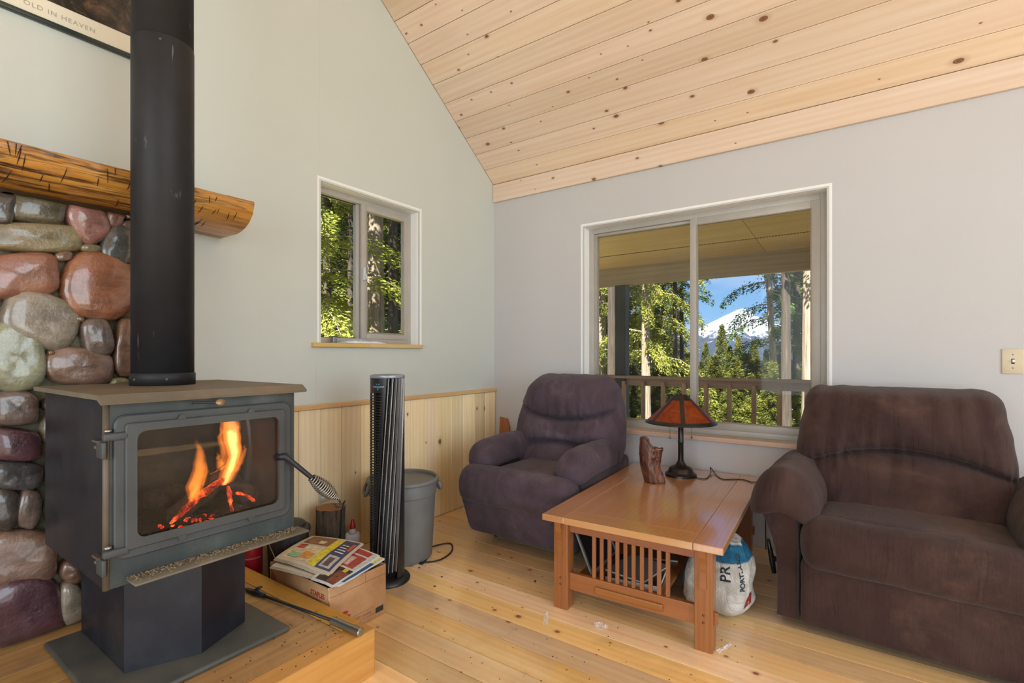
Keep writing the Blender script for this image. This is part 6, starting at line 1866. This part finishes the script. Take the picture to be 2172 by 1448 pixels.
template('pole', 18, 0.11, BARK_D, LEAF_D, seed=6, z0=5.5, zt=17.6, nb=56, L0=1.5, L1=0.4, droop=0.35, leaves=340, lsize=0.085, up=0.05)
template('leaning', 15, 0.14, BARK_G, LEAF_D, lean=-0.075, seed=7, z0=3.0, zt=14, nb=62, L0=1.9, L1=0.7, droop=0.4, leaves=620, lsize=0.08, up=0.1)
NAMES = dict(cedar='cedar_tree', cedar_high='cedar_tree', fir='fir_tree', young='young_fir_tree', sapling='sapling', pole='fir_tree', leaning='cedar_tree')
def tree(key, px, depth, label, scale=1.0, zoff=0.0, rz=0.0, group=None, wide=1.0):
    c = far(px, 752, depth)
    t = thing(NAMES[key], label, 'tree', (c.x, c.y, ground_z(c.x, c.y) + zoff), rz, group)
    t.scale = (scale * wide, scale * wide, scale)
    for nm, me in zip(('trunk', 'branches', 'foliage'), TREE[key]):
        link(nm, me, t)
    return t
# beyond the wide window
tree('cedar', 1370, 12.0, 'sunlit cedar with grey trunk just right of the porch post', 1.0, 0, 0.4, wide=0.62)
tree('pole', 1297, 11.0, 'slim grey trunk left of the dark porch post', 0.9, 0, 1.0)
tree('pole', 1432, 20, 'thin dark trunk left of the window mullion', 1.0, 0, 2.0)
tree('pole', 1446, 23, 'second thin trunk left of the window mullion', 1.0, 0, 2.9)
tree('cedar', 1275, 15, 'yellow-green cedar at the left edge of the wide window', 0.95, 0, 3.9)
tree('fir', 1408, 27, 'tall fir behind the sunlit cedar', 1.0, 0, 2.0)
tree('cedar_high', 1722, 11.0, 'thick pale cedar trunk at the right edge of the wide window', 1.05, 0, 1.2, wide=1.05)
tree('leaning', 1652, 13.0, 'leaning grey cedar in the right half of the wide window', 1.0, 0, 0.6, wide=0.72)
tree('pole', 1667, 10.5, 'dark slender trunk between leaning cedar and pale trunk', 0.95, 0, 0.2)
tree('pole', 1690, 14.5, 'dark trunk touching the pale cedar trunk', 1.1, 0, 3.0)
for px, py, d, lab in ((1531, 690, 27, 'pointed young fir in front of the mountain, tallest of its group'), (1566, 716, 33, 'young fir right of the tallest pointed fir'), (1497, 728, 30, 'young fir close to the mullion below the mountain'), (1600, 722, 40, 'young fir left of the leaning cedar, far down the slope'), (1548, 735, 22, 'lower young fir at the foot of the tallest pointed fir'), (1625, 742, 26, 'young fir below the leaning cedar')):
    c = far(px, py, d); g_ = ground_z(c.x, c.y)
    tree('young', px, d, lab, (c.z - g_) / 7.45, 0, px * 0.37, 'young firs below the mountain')
GRP = 'bright young trees behind the porch railing'
for i, (px, py, d) in enumerate(((1480, 770, 13), (1515, 756, 16), (1560, 760, 12), (1600, 765, 14), (1640, 770, 11), (1680, 765, 17), (1710, 775, 14), (1430, 775, 12), (1340, 770, 14), (1300, 760, 17), (1400, 765, 18), (1460, 750, 21), (1585, 748, 20), (1655, 752, 22))):
    c = far(px, py, d); g_ = ground_z(c.x, c.y)
    tree('sapling' if i % 3 == 0 else 'young', px, d, 'bushy young tree behind the porch railing', max(0.3, (c.z - g_) / (3.15 if i % 3 == 0 else 7.45)), 0, i * 1.3, GRP, 1.25 if i % 3 == 0 else 1.5)
# beyond the gable window
tree('cedar_high', 797, 9.5, 'thick stringy cedar trunk in the right pane of the gable window', 1.0, 0, 2.2, wide=0.95)
tree('pole', 834, 9.0, 'slimmer brown trunk at the right of the gable window', 0.95, 0, 1.0)
tree('pole', 694, 9.5, 'thin dark trunk low at the left of the gable window', 0.85, 0, 0.7)
tree('pole', 744, 12.0, 'thin dark trunk beside the gable window mullion', 0.85, 0, 1.7)
tree('cedar', 655, 7.6, 'sunlit cedar with drooping boughs across the left gable pane', 0.95, 0, 0.9)
tree('cedar', 770, 14.0, 'cedar with yellow-green boughs behind the gable window mullion', 1.0, 0, 4.2)
G2 = 'dense firs far behind the gable window'
for i, (px, d) in enumerate(((600, 15), (650, 13), (690, 16), (725, 18), (760, 20), (800, 16), (840, 18), (870, 14), (900, 20), (700, 24), (780, 26), (850, 27))):
    tree('fir' if i % 2 else 'cedar', px, d, 'dense tree in the forest behind the gable window', 0.95 + 0.07 * (i % 4), 0, i * 0.9, G2)
G3 = 'forest trees at the left of the wide window'
for i, (px, d) in enumerate(((1200, 18), (1245, 22), (1290, 26), (1330, 21), (1365, 30), (1390, 36), (1425, 40), (1180, 26), (1345, 40), (1310, 34))):
    tree('fir' if i % 2 else 'cedar', px, d, 'forest tree deep behind the left light of the wide window', 0.95 + 0.08 * (i % 3), 0, i * 1.1, G3)
G4 = 'forest trees at the right of the wide window'
for i, (px, d) in enumerate(((1730, 18), (1765, 15), (1800, 22), (1705, 24), (1850, 17))):
    tree('fir' if i % 2 else 'cedar', px, d, 'forest tree behind the pale trunk at the right', 1.0, 0, i * 1.7, G4)
